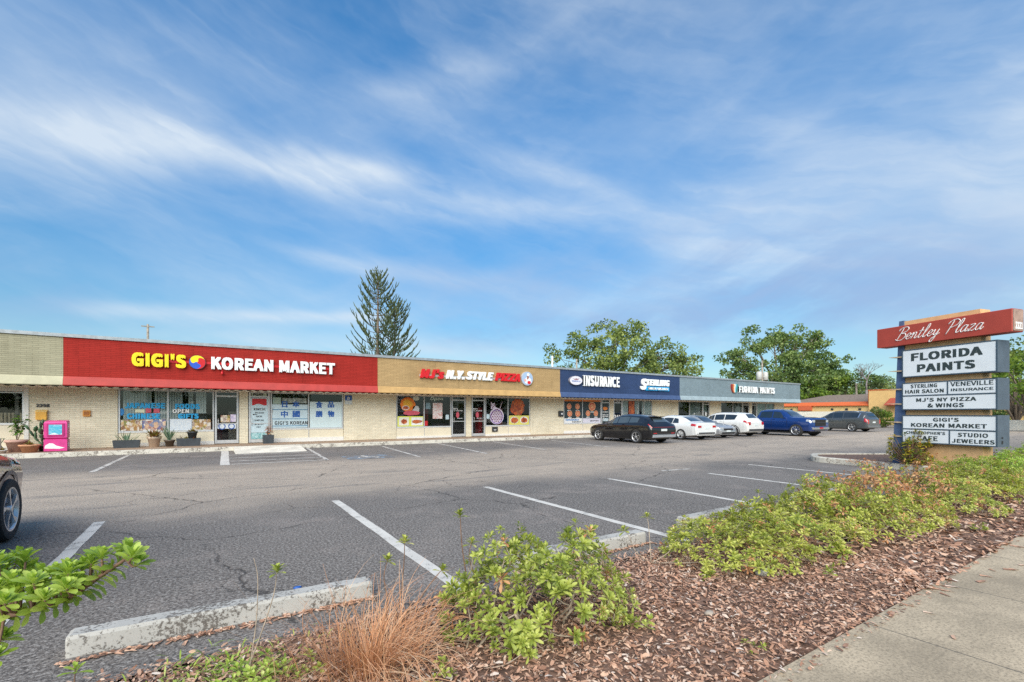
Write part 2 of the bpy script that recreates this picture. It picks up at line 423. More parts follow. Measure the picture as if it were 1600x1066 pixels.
# a few chips and scraps scattered on the sidewalk
b = MB(); rs = np.random.RandomState(8)
for i in range(46):
    x = rs.uniform(1.6, 9); y = 1.42 - abs(rs.normal(0, .28)); L = rs.uniform(.02, .06); a = rs.uniform(0, 6.3); c, s = math.cos(a)*L, math.sin(a)*L
    k = rs.uniform(.12, .35)
    b.add([(x-c+s*k, y-s-c*k, .039), (x-c-s*k, y-s+c*k, .045), (x+c-s*k, y+s+c*k, .041), (x+c+s*k, y+s-c*k, .046)], [(0, 3, 2, 1)])
T(b.build('litter', M_chip), 'stray bark chips scattered on the concrete sidewalk', 'litter', kind='stuff')

# painted lines
def pline(pts, wd, mat, label, z=.004):
    b = MB(); vs = []; fs = []; n = 14
    (x0, y0), (x1, y1) = pts; d = Vector((x1-x0, y1-y0)); nn = Vector((-d.y, d.x)).normalized()*wd/2
    rr = random.Random(int(abs(x0*100)+abs(y1)*7))
    for i in range(n+1):
        p = Vector((x0, y0)) + d*(i/n); j = rr.uniform(-.006, .006)
        vs += [(p.x+nn.x+j, p.y+nn.y, z), (p.x-nn.x+j, p.y-nn.y, z)]
        if i: fs.append((2*i-2, 2*i-1, 2*i+1, 2*i))
    b.add(vs, fs); o = b.build('parking_line', mat); T(o, label, 'parking line', 'painted parking lines', 'structure'); return o
near = [(-1.29, 3.5, 8.5, 'wide white line at the near stall beside the brown car wheel'), (1.79, 3.5, 8.4, 'long white stall line running up to the large green shrub'),
        (4.70, 3.5, 8.3, 'white stall line ending beyond the short middle wheel stop'), (7.55, 3.6, 7.8, 'faint white stall line opposite the middle of the hedge'),
        (10.33, 3.6, 7.15, 'white stall line nearer the sign, before the island'), (13.1, 4.6, 7.75, 'white stall line next to the kerbed sign island')]
for x, y0, y1, l in near: pline([(x, y0), (x+(.1 if x > 5 else 0), y1)], .125, M_white, l)
pline([(9.85, 8.12), (10.9, 8.0)], .10, M_white2, 'short stray white dash lying across the stall ends')
far = [(-2.56, 15.8, -2.48, 21.4, 'white stall line leading to the pink newspaper box'), (3.14, 15.8, 3.47, 21.6, 'white line at the far side of the striped access aisle'),
       (6.03, 15.2, 6.55, 21.2, 'white stall line by the blank brick wall beside the blue symbol'), (8.63, 15.1, 9.5, 21.7, 'white stall line in front of the pizza shop windows'),
       (11.59, 15.4, 12.5, 21.3, 'white stall line in front of the twin glass doors'), (14.87, 15.0, 15.75, 20.5, 'white stall line left of the black car'),
       (20.9, 15.0, 22.0, 21, 'white stall line between the black and white cars')]
for x0, y0, x1, y1, l in far: pline([(x0, y0), (x1, y1)], .12, M_white2, l)
pline([(.33, 15.85), (.46, 21.75)], .24, M_white, 'broad white line at the near side of the striped aisle')
for i, (yl, yr) in enumerate([(16.0, 15.9), (17.0, 16.9), (18.2, 18.1), (19.5, 19.4)]):
    pline([(.5, yl), (3.15 + i*.06, yr)], .11, M_white, 'thin white stripe %s in the access aisle' % ('nearest the lane', 'second from the lane', 'third from the lane', 'closest to the ramp')[i])
M_blue = worn_paint('faded_blue_paint', (.22, .32, .42), (.17, .155, .145), .535, 3, fine=14)
b = MB(); b.add([(3.75, 15.5, .004), (5.3, 15.5, .004), (5.3, 16.9, .004), (3.75, 16.9, .004)], [(0, 1, 2, 3)])
o = b.build('accessible_stall_mark', M_blue); T(o, 'faded blue and white wheelchair symbol painted on the asphalt', 'stall marking', kind='structure')
ws = MB()
ws.lathe([(.36, .0075), (.29, .0075)], 20, (4.5, 16.0, 0), caps=False, smooth=False)
ws.box(4.42, 4.55, 16.1, 16.6, .006, .0078); ws.box(4.42, 4.8, 16.12, 16.22, .006, .0076); ws.lathe([(.09, .0078), (.001, .0078)], 12, (4.48, 16.72, 0), caps=False)
ws.build('wheelchair_symbol', M_white2, o)
# wheel stops
def wheel_stop(x, y, L, label, rz=0):
    b = MB(); prof = [(-.078, 0), (-.074, .108), (-.062, .130), (.062, .130), (.074, .108), (.078, 0)]
    xs = [-L/2, -L/2+.02] + [-L/2 + L*i/8 for i in range(1, 8)] + [L/2-.02, L/2]
    rings = []
    for i, xx in enumerate(xs):
        k = .93 if i in (0, len(xs)-1) else 1
        rings.append([(xx, py*k, pz*(k if pz > .1 else 1)) for py, pz in prof])
    b.loft(rings, 0, False)
    o = b.build('wheel_stop', M_stop); o.location = (x, y, 0); o.rotation_euler = (0, 0, rz)
    T(o, label, 'wheel stop', 'concrete wheel stops along the near stalls')
wheel_stop(.18, 3.93, 1.86, 'long white concrete wheel stop behind the dry grass clump', R(-1.5))
wheel_stop(3.35, 3.80, 1.78, 'white concrete wheel stop partly hidden by the large green shrub', R(-1))
wheel_stop(6.10, 4.0, 1.8, 'white concrete wheel stop whose end shows above the hedge', R(2))
wheel_stop(8.95, 4.0, 1.8, 'white concrete wheel stop almost hidden behind the browned shrubs', R(0))
# leaf litter line under the first stops
b = MB(); rs = np.random.RandomState(21)
for (cx, cy) in ((.18, 3.82), (3.35, 3.69)):
    for i in range(260):
        x = cx + rs.uniform(-.95, .95); y = cy + abs(rs.normal(0, .035))*-1; L = rs.uniform(.012, .035); a = rs.uniform(0, 6.3); c, s = math.cos(a)*L, math.sin(a)*L
        b.add([(x-c+s*.3, y-s-c*.3, .006), (x-c-s*.3, y-s+c*.3, .012), (x+c-s*.3, y+s+c*.3, .007), (x+c+s*.3, y+s-c*.3, .013)], [(0, 3, 2, 1)])
T(b.build('leaf_litter', M_chip), 'brown dead leaves drifted along the base of the wheel stops', 'leaf litter', kind='stuff')
# kerb and promenade in front of the shops
b = MB()
rg = random.Random(6); xs = [-14 + 62.6*i/160 for i in range(161)]
rings = []
for x in xs:
    j = rg.uniform(-.008, .008)
    rings.append([(x, 21.86+j, 0), (x, 21.885+j, .135+j*.5), (x, 21.92, .155), (x, 22.10, .155), (x, 22.10, -.05), (x, 21.86, -.05)])
b.loft(rings, 0, False); T(b.build('kerb', M_kerb), 'worn white painted concrete kerb along the shop fronts', 'kerb', kind='structure')
b = MB(); b.box(-14, 48.6, 22.10, 24.5, -.05, .15); T(b.build('promenade', M_prom), 'brown painted concrete walkway beneath the shop overhang', 'walkway', kind='structure')
b = MB(); b.loft([[(.75, 19.9, .002), (.75, 21.86, .002), (.75, 21.86, .15)], [(3.2, 19.9, .002), (3.2, 21.86, .002), (3.2, 21.86, .15)]], 0, False)
T(b.build('kerb_ramp', concrete('ramp_concrete', (.84, .79, .68))), 'pale concrete wheelchair ramp up to the walkway', 'ramp', kind='structure')
# sign island
def rounded(pts, rad, n=5):
    out = []
    for i, p in enumerate(pts):
        a, c, e = Vector(pts[i-1]), Vector(p), Vector(pts[(i+1) % len(pts)])
        u, v = (a-c).normalized(), (e-c).normalized(); r = rad[i]
        for k in range(n+1):
            t_ = k/n; q = c + u*r*(1-t_)**2 + v*r*t_**2; out.append((q.x, q.y))
    return out
isl = rounded([(15.1, 3.2), (20.6, 3.2), (19.6, 6.2), (17.05, 7.85), (15.7, 7.2)], [.02, .3, .5, .5, .4])
def inset(p, k):
    c = Vector((sum(q[0] for q in p)/len(p), sum(q[1] for q in p)/len(p))); return [tuple(c + (Vector(q)-c)*(1 - k/max(.3, (Vector(q)-c).length))) for q in p]
b = MB(); i1, i2 = inset(isl, .03), inset(isl, .2)
b.loft([[(*q, 0) for q in isl], [(*q, .14) for q in isl], [(*q, .16) for q in i1], [(*q, .16) for q in i2], [(*q, .05) for q in i2]], 0, False, caps=False)
T(b.build('island_kerb', M_kerb), 'worn white kerb round the planted sign island', 'kerb', kind='structure')
b = MB(); b.add([(*q, .12) for q in inset(isl, .19)], [tuple(range(len(isl)))]); T(b.build('island_soil', M_soil), 'brown mulched soil inside the sign island', 'soil', kind='structure')
# ------------------------------------------------------------------ strip of shops
YW, YF = 24.2, 22.8
mall = empty('strip_mall', (0, 0, 0), 0, 'long single storey row of shops under a painted brick fascia in five colours', 'building')
M_b_beige = brick('beige_brick', (.38, .355, .245)); M_b_red = brick('red_brick', (.37, .028, .021)); M_b_tan = brick('tan_brick', (.46, .31, .15))
M_b_navy = brick('navy_brick', (.038, .066, .15)); M_b_grey = brick('grey_blue_brick', (.22, .285, .32), mortar=.85)
M_wall = brick('cream_brick', (.82, .74, .57), mortar=.76, course=.075, length=.3)
M_cream = plain('cream_panel', (.76, .68, .52), .55, var=.06, scale=2)
M_alu = plain('aluminium', (.62, .62, .62), .38, .35, var=.08, scale=5); M_coping = plain('grey_coping', (.34, .37, .39), .5, .3, var=.15)
M_wtrim = plain('white_trim', (.78, .76, .72), .55, var=.05); M_dark = plain('dark_metal', (.03, .03, .032), .5, var=.2)
M_glass = glassmat('shop_glass'); M_roof = plain('roof_felt', (.30, .29, .28), .9, var=.2)
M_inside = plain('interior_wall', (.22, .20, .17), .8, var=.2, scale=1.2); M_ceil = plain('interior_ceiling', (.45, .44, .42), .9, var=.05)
XL, XR = -14.0, 47.6
def fasc(x0, x1, m, lab, trimc):
    b = MB(); b.box(x0, x1, YF, YF+.22, 2.83, 4.29, 0); o = b.build('fascia', m, mall); o['label'] = lab
    c = MB(); c.loft([[(x, YF-.015, 2.80), (x, YF-.03, 2.78), (x, YF-.10, 2.53), (x, YF-.085, 2.50), (x, YF+.2, 2.50), (x, YF+.2, 2.829), (x, YF, 2.829)] for x in (x0, x1)], 0, False)
    c.build('trim_board', trimc, o)
for x0, x1, m, lab, tc_ in ((XL, -4.46, M_b_beige, 'beige painted brick fascia at the end of the row', (.46, .43, .29)), (-4.46, 6.85, M_b_red, 'red painted brick fascia', (.42, .04, .032)), (6.85, 18.22, M_b_tan, 'tan painted brick fascia', (.50, .31, .12)),
                           (18.22, 29.71, M_b_navy, 'navy painted brick fascia', (.05, .085, .19)), (29.71, XR, M_b_grey, 'grey blue painted brick fascia', (.30, .37, .40))):
    fasc(x0+.003, x1-.003, m, lab, plain('fascia_trim_lit', tc_, .6, var=.1, scale=3))  # same paint as the brick; light caught by the slant is lightened into its colour
b = MB(); b.box(XL-.03, XR+.03, YF-.05, YF+.30, 4.292, 4.36); b.box(XL-.03, XR+.03, YF-.052, YF-.03, 4.24, 4.291); b.build('coping', M_coping, mall)
b = MB(); b.box(XL, XR, YF+.31, 38.9, 4.0, 4.12); b.build('roof', M_roof, mall)
# corrugated soffit
b = MB(); n = int((XR-XL)/.075); rings = []
vs, fs = [], []
for i in range(n+1):
    x = XL + (XR-XL)*i/n; z = 2.468 + .024*math.cos(2*PI*x/.30)
    vs += [(x, YF-.04, z), (x, YW+.02, z)]
    if i: fs.append((2*i-2, 2*i, 2*i+1, 2*i-1))
b.add(vs, fs, 0, True); b.build('soffit', plain('soffit_metal', (.70, .64, .52), .5, var=.1), mall)
# side and rear walls, interior shell
for (x0, x1, y0, y1) in ((XL, XL+.2, YW, 38.9), (XR-.2, XR, YW+.3, 38.9)):
    b = MB(); b.box(x0, x1, y0, y1, 0, 3.99); b.build('wall', M_wall, mall)
b = MB(); b.box(XR-.2, XR, YF+.221, YW+.29, 2.52, 3.99); b.build('fascia_return', M_b_grey, mall)
b = MB(); b.box(XL, XR, 38.9, 39.1, 0, 4.3); b.build('rear_wall', M_wall, mall)
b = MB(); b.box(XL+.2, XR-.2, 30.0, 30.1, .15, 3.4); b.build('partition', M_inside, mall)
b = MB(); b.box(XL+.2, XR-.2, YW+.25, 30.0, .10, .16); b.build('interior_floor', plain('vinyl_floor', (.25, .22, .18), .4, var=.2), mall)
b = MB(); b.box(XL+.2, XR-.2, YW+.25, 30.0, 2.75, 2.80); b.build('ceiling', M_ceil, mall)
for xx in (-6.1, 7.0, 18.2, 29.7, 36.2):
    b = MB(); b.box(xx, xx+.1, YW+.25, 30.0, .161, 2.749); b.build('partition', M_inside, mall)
b = MB(); b.box(XL, XR, YW, YW+.25, 2.50, 3.99); b.build('lintel', M_wall, mall)
Z0, ZT = .15, 2.46
def pier(x0, x1, mat=None, name='wall', y=YW):
    b = MB(); b.box(x0, x1, y, YW+.24, Z0-.05, 2.499); return b.build(name, mat or M_wall, mall)
for a, c in ((XL+.2, -9.2), (-5.67, -3.14), (1.06, 1.40), (5.57, 8.26), (12.42, 12.76), (16.96, 19.64), (23.88, 24.22), (28.31, 31.36), (35.49, 37.07), (41.42, 41.79), (45.70, XR-.201)):
    pier(a, c)
pier(-5.80, -5.671, M_wtrim, 'white_post', YW-.03)
def window(x0, x1, zs, mull=(), zk=.30, panel=M_cream, top=ZT, pane=True, pm=None):
    """aluminium shop window: frame bars, pane, panel below, base strip"""
    b = MB(); t = .05; y0, y1 = YW+.02, YW+.10
    b.box(x0, x0+t, y0, y1, zs, top); b.box(x1-t, x1, y0, y1, zs, top); b.box(x0+t, x1-t, y0, y1, zs, zs+t); b.box(x0+t, x1-t, y0+.001, y1, top-.04, top)
    for xm in mull: b.box(xm-t*.5, xm+t*.5, y0-.004, y1, zs+t, top-.04); b.box(xm-.012, xm+.012, YW+.005, YW+.035, zk, zs)
    o = b.build('window', M_alu, mall)
    xs = [x0] + list(mull) + [x1]
    for i in range(len(xs)-1):
        g = MB(); g.add([(xs[i]+.03, YW+.055, zs+.03), (xs[i+1]-.03, YW+.055, zs+.03), (xs[i+1]-.03, YW+.055, top-.02), (xs[i]+.03, YW+.055, top-.02)], [(0, 1, 2, 3)])
        g.build('pane', pm or M_glass, o)
    k = MB(); k.box(x0, x1, YW+.03, YW+.2, zk, zs-.001); k.build('kick_panel', panel, o)
    s_ = MB(); s_.box(x0-.01, x1+.01, YW-.01, YW+.2, Z0, zk-.001); s_.box(x0, x1, YW+.0, YW+.1, zs-.03, zs-.002); s_.build('base_strip', M_wtrim, o)
    return o
def door(x0, x1, fill=None, top=2.22):
    b = MB(); y0, y1 = YW+.02, YW+.09; t = .075
    b.box(x0, x0+t, y0, y1, Z0+.02, ZT); b.box(x1-t, x1, y0, y1, Z0+.02, ZT); b.box(x0+t, x1-t, y0, y1, top, top+.07); b.box(x0+t, x1-t, y0+.001, y1, ZT-.04, ZT)
    b.box(x0+t, x1-t, y0+.01, y1, Z0+.02, Z0+.17); b.box(x0+t, x1-t, y0+.012, y1-.01, 1.02, 1.06)
    o = b.build('door', M_alu, mall)
    g = MB(); g.add([(x0+t, YW+.055, Z0+.17), (x1-t, YW+.055, Z0+.17), (x1-t, YW+.055, top), (x0+t, YW+.055, top)], [(0, 1, 2, 3)]); g.build('pane', M_glass, o)
    g = MB(); g.add([(x0+t, YW+.06, top+.07), (x1-t, YW+.06, top+.07), (x1-t, YW+.06, ZT-.04), (x0+t, YW+.06, ZT-.04)], [(0, 1, 2, 3)]); g.build('transom', M_glass, o)
    h = MB(); h.tube([(x0+t+.05, YW, .95), (x0+t+.05, YW-.05, .97), (x0+t+.05, YW-.05, 1.25), (x0+t+.05, YW, 1.27)], .012); h.build('handle', M_alu, o)
    return o
# posters and lettering: thin sheets on the glass
def M_col(name, c, rough=.5): return plain(name, c, rough, var=.04, scale=4)
C_white, C_blue, C_black, C_red = M_col('sign_white', (.82, .82, .82)), M_col('poster_blue', (.02, .22, .55)), M_col('sign_black', (.02, .02, .022)), M_col('sign_red', (.55, .02, .025))
C_yel, C_pale, C_orange = M_col('sign_yellow', (.85, .60, .01)), M_col('poster_pale_blue', (.55, .68, .74)), M_col('poster_orange', (.85, .26, .05))
C_cyan = M_col('poster_cyan', (.02, .38, .74)); C_pink = M_col('poster_pink', (.62, .10, .14)); C_dk = M_col('poster_dark', (.035, .05, .055))
C_hanja = M_col('poster_ink_blue', (.02, .10, .38))
C_food = collage('poster_food', [(.55, .12, .05), (.75, .55, .25), (.20, .06, .03), (.85, .80, .70), (.45, .20, .06), (.20, .28, .08), (.80, .30, .12)], 9)
C_food2 = collage('poster_wings', [(.45, .06, .02), (.65, .16, .04), (.25, .04, .02), (.75, .35, .12)], 8)
C_food3 = collage('poster_mixed', [(.80, .78, .72), (.35, .08, .05), (.10, .22, .45), (.75, .45, .25), (.85, .82, .78), (.12, .12, .14)], 7)
C_paper = collage('poster_print', [(.78, .80, .82), (.60, .66, .74), (.82, .84, .85), (.50, .58, .68)], 26)
C_menu = collage('poster_menu', [(.80, .76, .74), (.62, .28, .25), (.82, .80, .78), (.70, .55, .50)], 22)
YP = YW + .045
def card(par, name, x0, x1, z0, z1, m, y=YP):
    b = MB(); b.box(x0, x1, y-.002, y, z0, z1); return b.build(name, m, par)
def words(par, items, m, y=YP-.004, depth=.003):
    for body, x0, x1, z0, z1, bold in items: b = MB(); b.text(body, x0, x1, z0, z1, y, depth, bold); b.build('lettering', m, par)
def blob(par, name, cx, cz, rx_, rz_, m, y=YP, seed=0, wob=.08, n=26):
    r = random.Random(seed); b = MB(); b.prism([(cx + rx_*math.cos(2*PI*k/n)*(1+r.uniform(-wob, wob)), cz + rz_*math.sin(2*PI*k/n)*(1+r.uniform(-wob, wob))) for k in range(n)], y-.002, y); return b.build(name, m, par)
# far left shop
w0 = window(-9.2, -5.80, 1.10, (-7.5,), top=2.28)
b = MB(); rngs = [2.30+.045*i for i in range(5)]
for z in rngs: b.box(-9.2, -5.80, YW-.01, YW+.1, z, z+.04)
b.build('siding', M_wtrim, w0)
b = MB(); r = random.Random(3)
x = -9.1
while x < -5.95: b.box(x, x+.075, YW+.3, YW+.33, .9, 1.52); x += .1
b.build('cafe_curtain', plain('cafe_curtain', (.62, .50, .34), .9, var=.2, scale=9), w0)
# korean market, first window group
wA = window(-3.12, .10, .74, (-1.52,))
def blinds(par, x0, x1, z0, z1, m, y=YW+.12, skip=0, seed=1):
    b = MB(); r = random.Random(seed); x = x0
    while x < x1:
        if r.random() > skip: a = r.uniform(.015, .05); b.box(x, x+.082, y-a, y-a+.004, z0, z1)
        x += .092
    return b.build('vertical_blind', m, par)
M_blind = plain('blind_fabric', (.78, .84, .78), .8, var=.1, scale=3)
blinds(wA, -2.98, -1.5, .8, 2.44, M_blind, skip=.06); blinds(wA, -1.48, -1.1, .8, 2.44, M_blind, seed=2); blinds(wA, -.82, -.1, 1.5, 2.44, M_blind, skip=.2, seed=4)
words(wA, [('JAPANESE', -2.93, -1.62, 1.70, 1.93, .05), ('CHINESE', -2.86, -1.78, 1.27, 1.50, .05), ('FOODS', -1.28, -.42, 1.68, 1.91, .05), ('GIFTS', -1.18, -.46, 1.27, 1.49, .05)], C_cyan)
words(wA, [('OPEN', -1.36, -.80, 1.51, 1.68, .03)], C_white, YP-.012)
card(wA, 'poster', -3.05, -2.38, .79, 1.24, C_food); card(wA, 'poster', -2.37, -1.60, .79, 1.24, C_food3); card(wA, 'poster', -1.46, -.70, .79, 1.26, C_paper); card(wA, 'poster', -.68, -.02, .79, 1.24, C_food)
card(wA, 'poster', -2.6, -2.3, 1.53, 1.66, M_col('poster_pale_yellow', (.75, .75, .55))); card(wA, 'poster', -2.26, -2.08, 1.52, 1.70, C_pink); card(wA, 'poster', -2.0, -1.8, 1.52, 1.69, C_pink)
blob(wA, 'poster', -3.02, 1.56, .075, .14, C_blue, seed=2)
dA = door(.13, 1.03)
card(dA, 'poster', .23, .93, .82, 1.02, C_paper); card(dA, 'poster', .35, .70, 1.10, 1.42, C_food); card(dA, 'poster', .72, .93, 1.12, 1.45, collage('poster_lilac', [(.55, .35, .6), (.8, .75, .85), (.3, .2, .45)], 14))
b = MB(); b.lathe([(.14, -.003), (.10, -.003)], 18, (.40, YP, .92), 'Y', caps=False, smooth=False); b.lathe([(.13, -.003), (.09, -.003)], 18, (.76, YP, .92), 'Y', caps=False, smooth=False); b.build('decal', C_hanja, dA)
dB = door(1.43, 2.28)
card(dB, 'poster', 1.51, 2.20, .62, 2.20, C_pale); card(dB, 'poster', 1.51, 2.20, .33, .61, collage('poster_teal', [(.05, .25, .28), (.5, .7, .72), (.12, .38, .4), (.75, .85, .85)], 16))
b = MB(); b.prism([(1.56, 2.17), (1.56, 1.87), (1.62, 1.86), (1.74, 1.93), (1.86, 1.93), (2.05, 1.86), (2.15, 1.87), (2.15, 2.17)], YP-.006, YP-.004); b.build('decal', C_red, dB)
words(dB, [('KIMCHI', 1.63, 2.09, 1.63, 1.74, .02), ('BULGOGI', 1.68, 2.04, 1.49, 1.56, .02), ('GALBI', 1.72, 1.96, 1.32, 1.40, .02), ('DUMPLING', 1.66, 2.03, 1.14, 1.22, .02), ('WE ACCEPT', 1.66, 2.03, .96, 1.04, .02), ('EBT', 1.74, 1.92, .84, .90, .02)], C_black)
b = MB(); b.prism([(1.58, 1.44), (1.64, 1.49), (1.64, 1.46), (1.76, 1.46), (1.76, 1.43), (1.64, 1.43), (1.64, 1.40)], YP-.006, YP-.004); b.build('arrow', C_black, dB)
card(dB, 'transom_card', 1.55, 2.15, 2.27, 2.45, M_col('card_green', (.45, .52, .40))); words(dB, [('PONY', 1.60, 2.02, 2.30, 2.42, .05)], C_black)
wB = window(2.31, 5.55, .76, (3.94,), zk=.34)
card(wB, 'poster', 2.37, 3.90, .82, 1.92, C_pale); card(wB, 'poster', 4.0, 5.49, .80, 2.06, M_col('poster_white_blue', (.62, .74, .76)))
b = MB()
for z in (.89, 1.22, 1.66): b.box(2.37, 3.90, YP-.006, YP-.004, z, z+.035)
b.build('stripe', M_col('stripe_teal', (.08, .22, .36)), wB)
words(wB, [('日', 2.78, 3.02, 1.78, 2.06, .02), ('本', 3.24, 3.54, 1.78, 2.08, .02), ('中', 2.74, 3.04, 1.30, 1.62, .02), ('國', 3.24, 3.56, 1.31, 1.62, .02), ('食', 4.26, 4.58, 1.76, 2.08, .02), ('品', 4.82, 5.12, 1.78, 2.08, .02), ('膳', 4.26, 4.58, 1.32, 1.62, .02), ('物', 4.82, 5.13, 1.32, 1.63, .02)], C_hanja)
words(wB, [("GIGI'S KOREAN", 2.48, 3.90, .96, 1.14, .015)], C_black)
card(wB, 'poster', 2.8, 3.85, 1.98, 2.22, collage('poster_newsprint', [(.5, .55, .5), (.12, .14, .13), (.65, .68, .62)], 14)); card(wB, 'poster', 2.4, 2.75, 1.94, 2.24, M_col('poster_sage', (.35, .45, .38)))
# pizza shop
wP = window(8.28, 11.47, .74, (9.845,), zk=.26)
card(wP, 'poster', 8.34, 9.80, .79, 1.34, M_col('poster_lime', (.70, .72, .12))); card(wP, 'photo_print', 8.42, 8.98, .85, 1.28, M_col('poster_cream', (.78, .76, .66)), YP-.004); card(wP, 'photo_print', 9.12, 9.76, .85, 1.28, C_white, YP-.004)
blob(wP, 'photo_print', 8.72, 1.06, .17, .13, C_food2, YP-.007, 4, .18); blob(wP, 'photo_print', 9.44, 1.05, .30, .10, C_food2, YP-.007, 5, .15)
blob(wP, 'decal', 8.92, 1.98, .42, .38, M_col('decal_orange', (.85, .22, .02)), YP, 6, .05); blob(wP, 'decal', 8.90, 2.02, .27, .22, M_col('decal_yellow', (.85, .45, .04)), YP-.004, 7, .2); blob(wP, 'decal', 8.80, 1.80, .20, .12, C_white, YP-.006, 8, .05); blob(wP, 'decal', 8.80, 1.80, .165, .09, C_food2, YP-.009, 8, .05)
blob(wP, 'decal', 9.38, 1.72, .20, .20, M_col('decal_grey', (.60, .60, .60)), YP, 9, .1); blob(wP, 'decal', 9.38, 2.31, .19, .12, M_col('decal_pale', (.62, .66, .58)), YP, 10, .1); blob(wP, 'decal', 9.12, 1.52, .48, .13, C_pink, YP-.008, 11, .1)
b = MB(); b.text('Open', 10.22, 10.98, 2.17, 2.42, YP-.006, .003, .03, .2); b.build('lettering', M_col('neon_pale', (.55, .68, .62)), wP)
card(wP, 'poster', 10.36, 10.94, 1.20, 2.08, C_menu); card(wP, 'poster', 9.95, 10.22, 1.74, 2.08, M_col('poster_blue_grey', (.20, .30, .35))); card(wP, 'poster', 11.14, 11.34, 1.16, 1.42, C_pale); card(wP, 'poster', 9.88, 10.06, .82, 1.08, C_red)
dP = door(11.50, 12.39); dQ = door(12.79, 13.68)
for d_, x in ((dP, 11.62), (dQ, 12.90)):
    words(d_, [("MJ's", x, x+.28, 1.72, 1.80, .04), ('N.Y. STYLE PIZZA', x+.02, x+.58, 1.62, 1.68, .03), ('OPEN DAILY', x+.24, x+.60, 1.19, 1.23, .03)], C_white); blob(d_, 'decal', x+.27, 1.41, .10, .17, C_pink, seed=12)
wQ = window(13.71, 16.94, .74, (15.30,), zk=.26)
card(wQ, 'poster', 13.80, 14.06, 1.18, 1.45, C_pale)
b = MB(); r = random.Random(5)
b.prism([(14.5 + .50*math.cos(2*PI*k/28)*(1+.03*math.sin(3*k)), 1.33 + .49*math.sin(2*PI*k/28)) for k in range(28)], YP-.002, YP); b.prism([(14.10, 1.75), (14.10, 2.20), (14.22, 2.08), (14.36, 2.14), (14.40, 1.9), (14.62, 1.78)], YP-.003, YP-.0005); b.tube([(14.68, YP-.004, 1.7), (14.90, YP-.004, 2.24)], .05, 6, flat=.1)
o = b.build('decal', M_col('decal_lilac', (.72, .64, .76)), wQ)
b = MB(); b.lathe([(.43, -.004), (.38, -.004)], 28, (14.5, YP, 1.30), 'Y', caps=False, smooth=False); b.build('decal_ring', M_col('decal_purple', (.16, .06, .34)), wQ)
b = MB()
for i in range(7):
    for j in range(8):
        x, z = 14.14 + .12*i + (.06 if j % 2 else 0), 1.02 + .1*j
        if (x-14.5)**2 + (z-1.36)**2 < .16: b.box(x-.035, x+.035, YP-.008, YP-.006, z-.035, z+.03)
for x, z in ((14.15, 1.98), (14.26, 1.9), (14.2, 1.82), (14.33, 2.0)): b.box(x-.035, x+.035, YP-.008, YP-.006, z-.03, z+.03)
b.build('decal_dots', M_col('decal_maroon', (.14, .01, .05)), wQ)
blob(wQ, 'decal', 16.02, 1.88, .52, .52, C_food2, seed=14, wob=.12); card(wQ, 'poster', 15.37, 16.88, .79, 1.36, M_col('poster_lime2', (.72, .66, .14))); blob(wQ, 'photo_print', 15.78, 1.08, .30, .21, C_white, YP-.004, 3, .04); blob(wQ, 'photo_print', 15.78, 1.07, .26, .18, C_food2, YP-.007, 15, .12); blob(wQ, 'photo_print', 16.5, 1.08, .30, .22, C_white, YP-.004, 3, .04); blob(wQ, 'photo_print', 16.5, 1.07, .25, .17, C_food2, YP-.007, 16, .12)
# insurance
wI = window(19.66, 23.03, .80, (21.31,), zk=.33)
card(wI, 'poster', 19.72, 22.97, 1.18, 2.30, C_dk); card(wI, 'banner', 19.72, 22.97, 2.31, 2.45, C_orange); card(wI, 'banner', 19.72, 21.27, .84, 1.16, C_white); card(wI, 'banner', 21.35, 22.97, .84, 1.16, M_col('banner_lilac', (.70, .68, .78)))
words(wI, [('INSURANCE', 19.85, 21.0, 1.00, 1.12, .03)], C_blue, YP-.005); words(wI, [('AGENCY', 20.4, 21.2, .88, .97, .03), ('QUOTES', 22.0, 22.8, .92, 1.02, .03)], C_black, YP-.005)
for cx, cz, rr_, t_ in ((20.15, 1.96, .20, 'AUTO'), (20.88, 1.96, .20, 'HOME'), (20.2, 1.48, .21, 'BOAT'), (20.9, 1.48, .22, 'LIFE'), (22.2, 1.98, .32, 'FLOOD'), (21.82, 1.50, .20, 'RV'), (22.55, 1.50, .20, 'BOND')):
    b = MB(); b.lathe([(rr_, -.003), (.001, -.003)], 22, (cx, YP-.003, cz), 'Y', smooth=False, caps=False); b.lathe([(rr_*.7, -.0045), (rr_*.55, -.0045)], 18, (cx, YP-.004, cz), 'Y', 1, False, False); b.build('decal', [M_col('decal_peach', (.80, .38, .20)), C_red], wI)
    card(wI, 'caption', cx-.15, cx+.15, cz-rr_-.10, cz-rr_-.045, C_white, YP-.004)
dI = door(23.06, 23.86); card(dI, 'poster', 23.14, 23.78, .4, 2.2, C_dk); blob(dI, 'decal', 23.46, 1.84, .22, .12, C_orange, YP-.004, 4, .3); words(dI, [('INSURANCE', 23.2, 23.72, 1.56, 1.64, .03), ('WALK IN', 23.2, 23.72, 1.36, 1.44, .03), ('WELCOME', 23.2, 23.72, 1.24, 1.32, .03)], C_white, YP-.004); card(dI, 'poster', 23.2, 23.72, .95, 1.15, C_pale, YP-.004)
dS = door(24.24, 25.10); words(dS, [('241', 24.32, 24.95, 1.10, 1.38, .03), ('741', 24.42, 24.9, 2.30, 2.40, .03)], C_white)
wS = window(25.12, 28.29, .80, (26.75, 27.4), zk=.33)
blinds(wS, 25.2, 25.75, .8, 2.44, M_blind, seed=8); blinds(wS, 26.5, 26.9, .8, 2.44, M_blind, seed=9); blinds(wS, 27.25, 28.2, .8, 2.44, M_blind, skip=.15, seed=10)
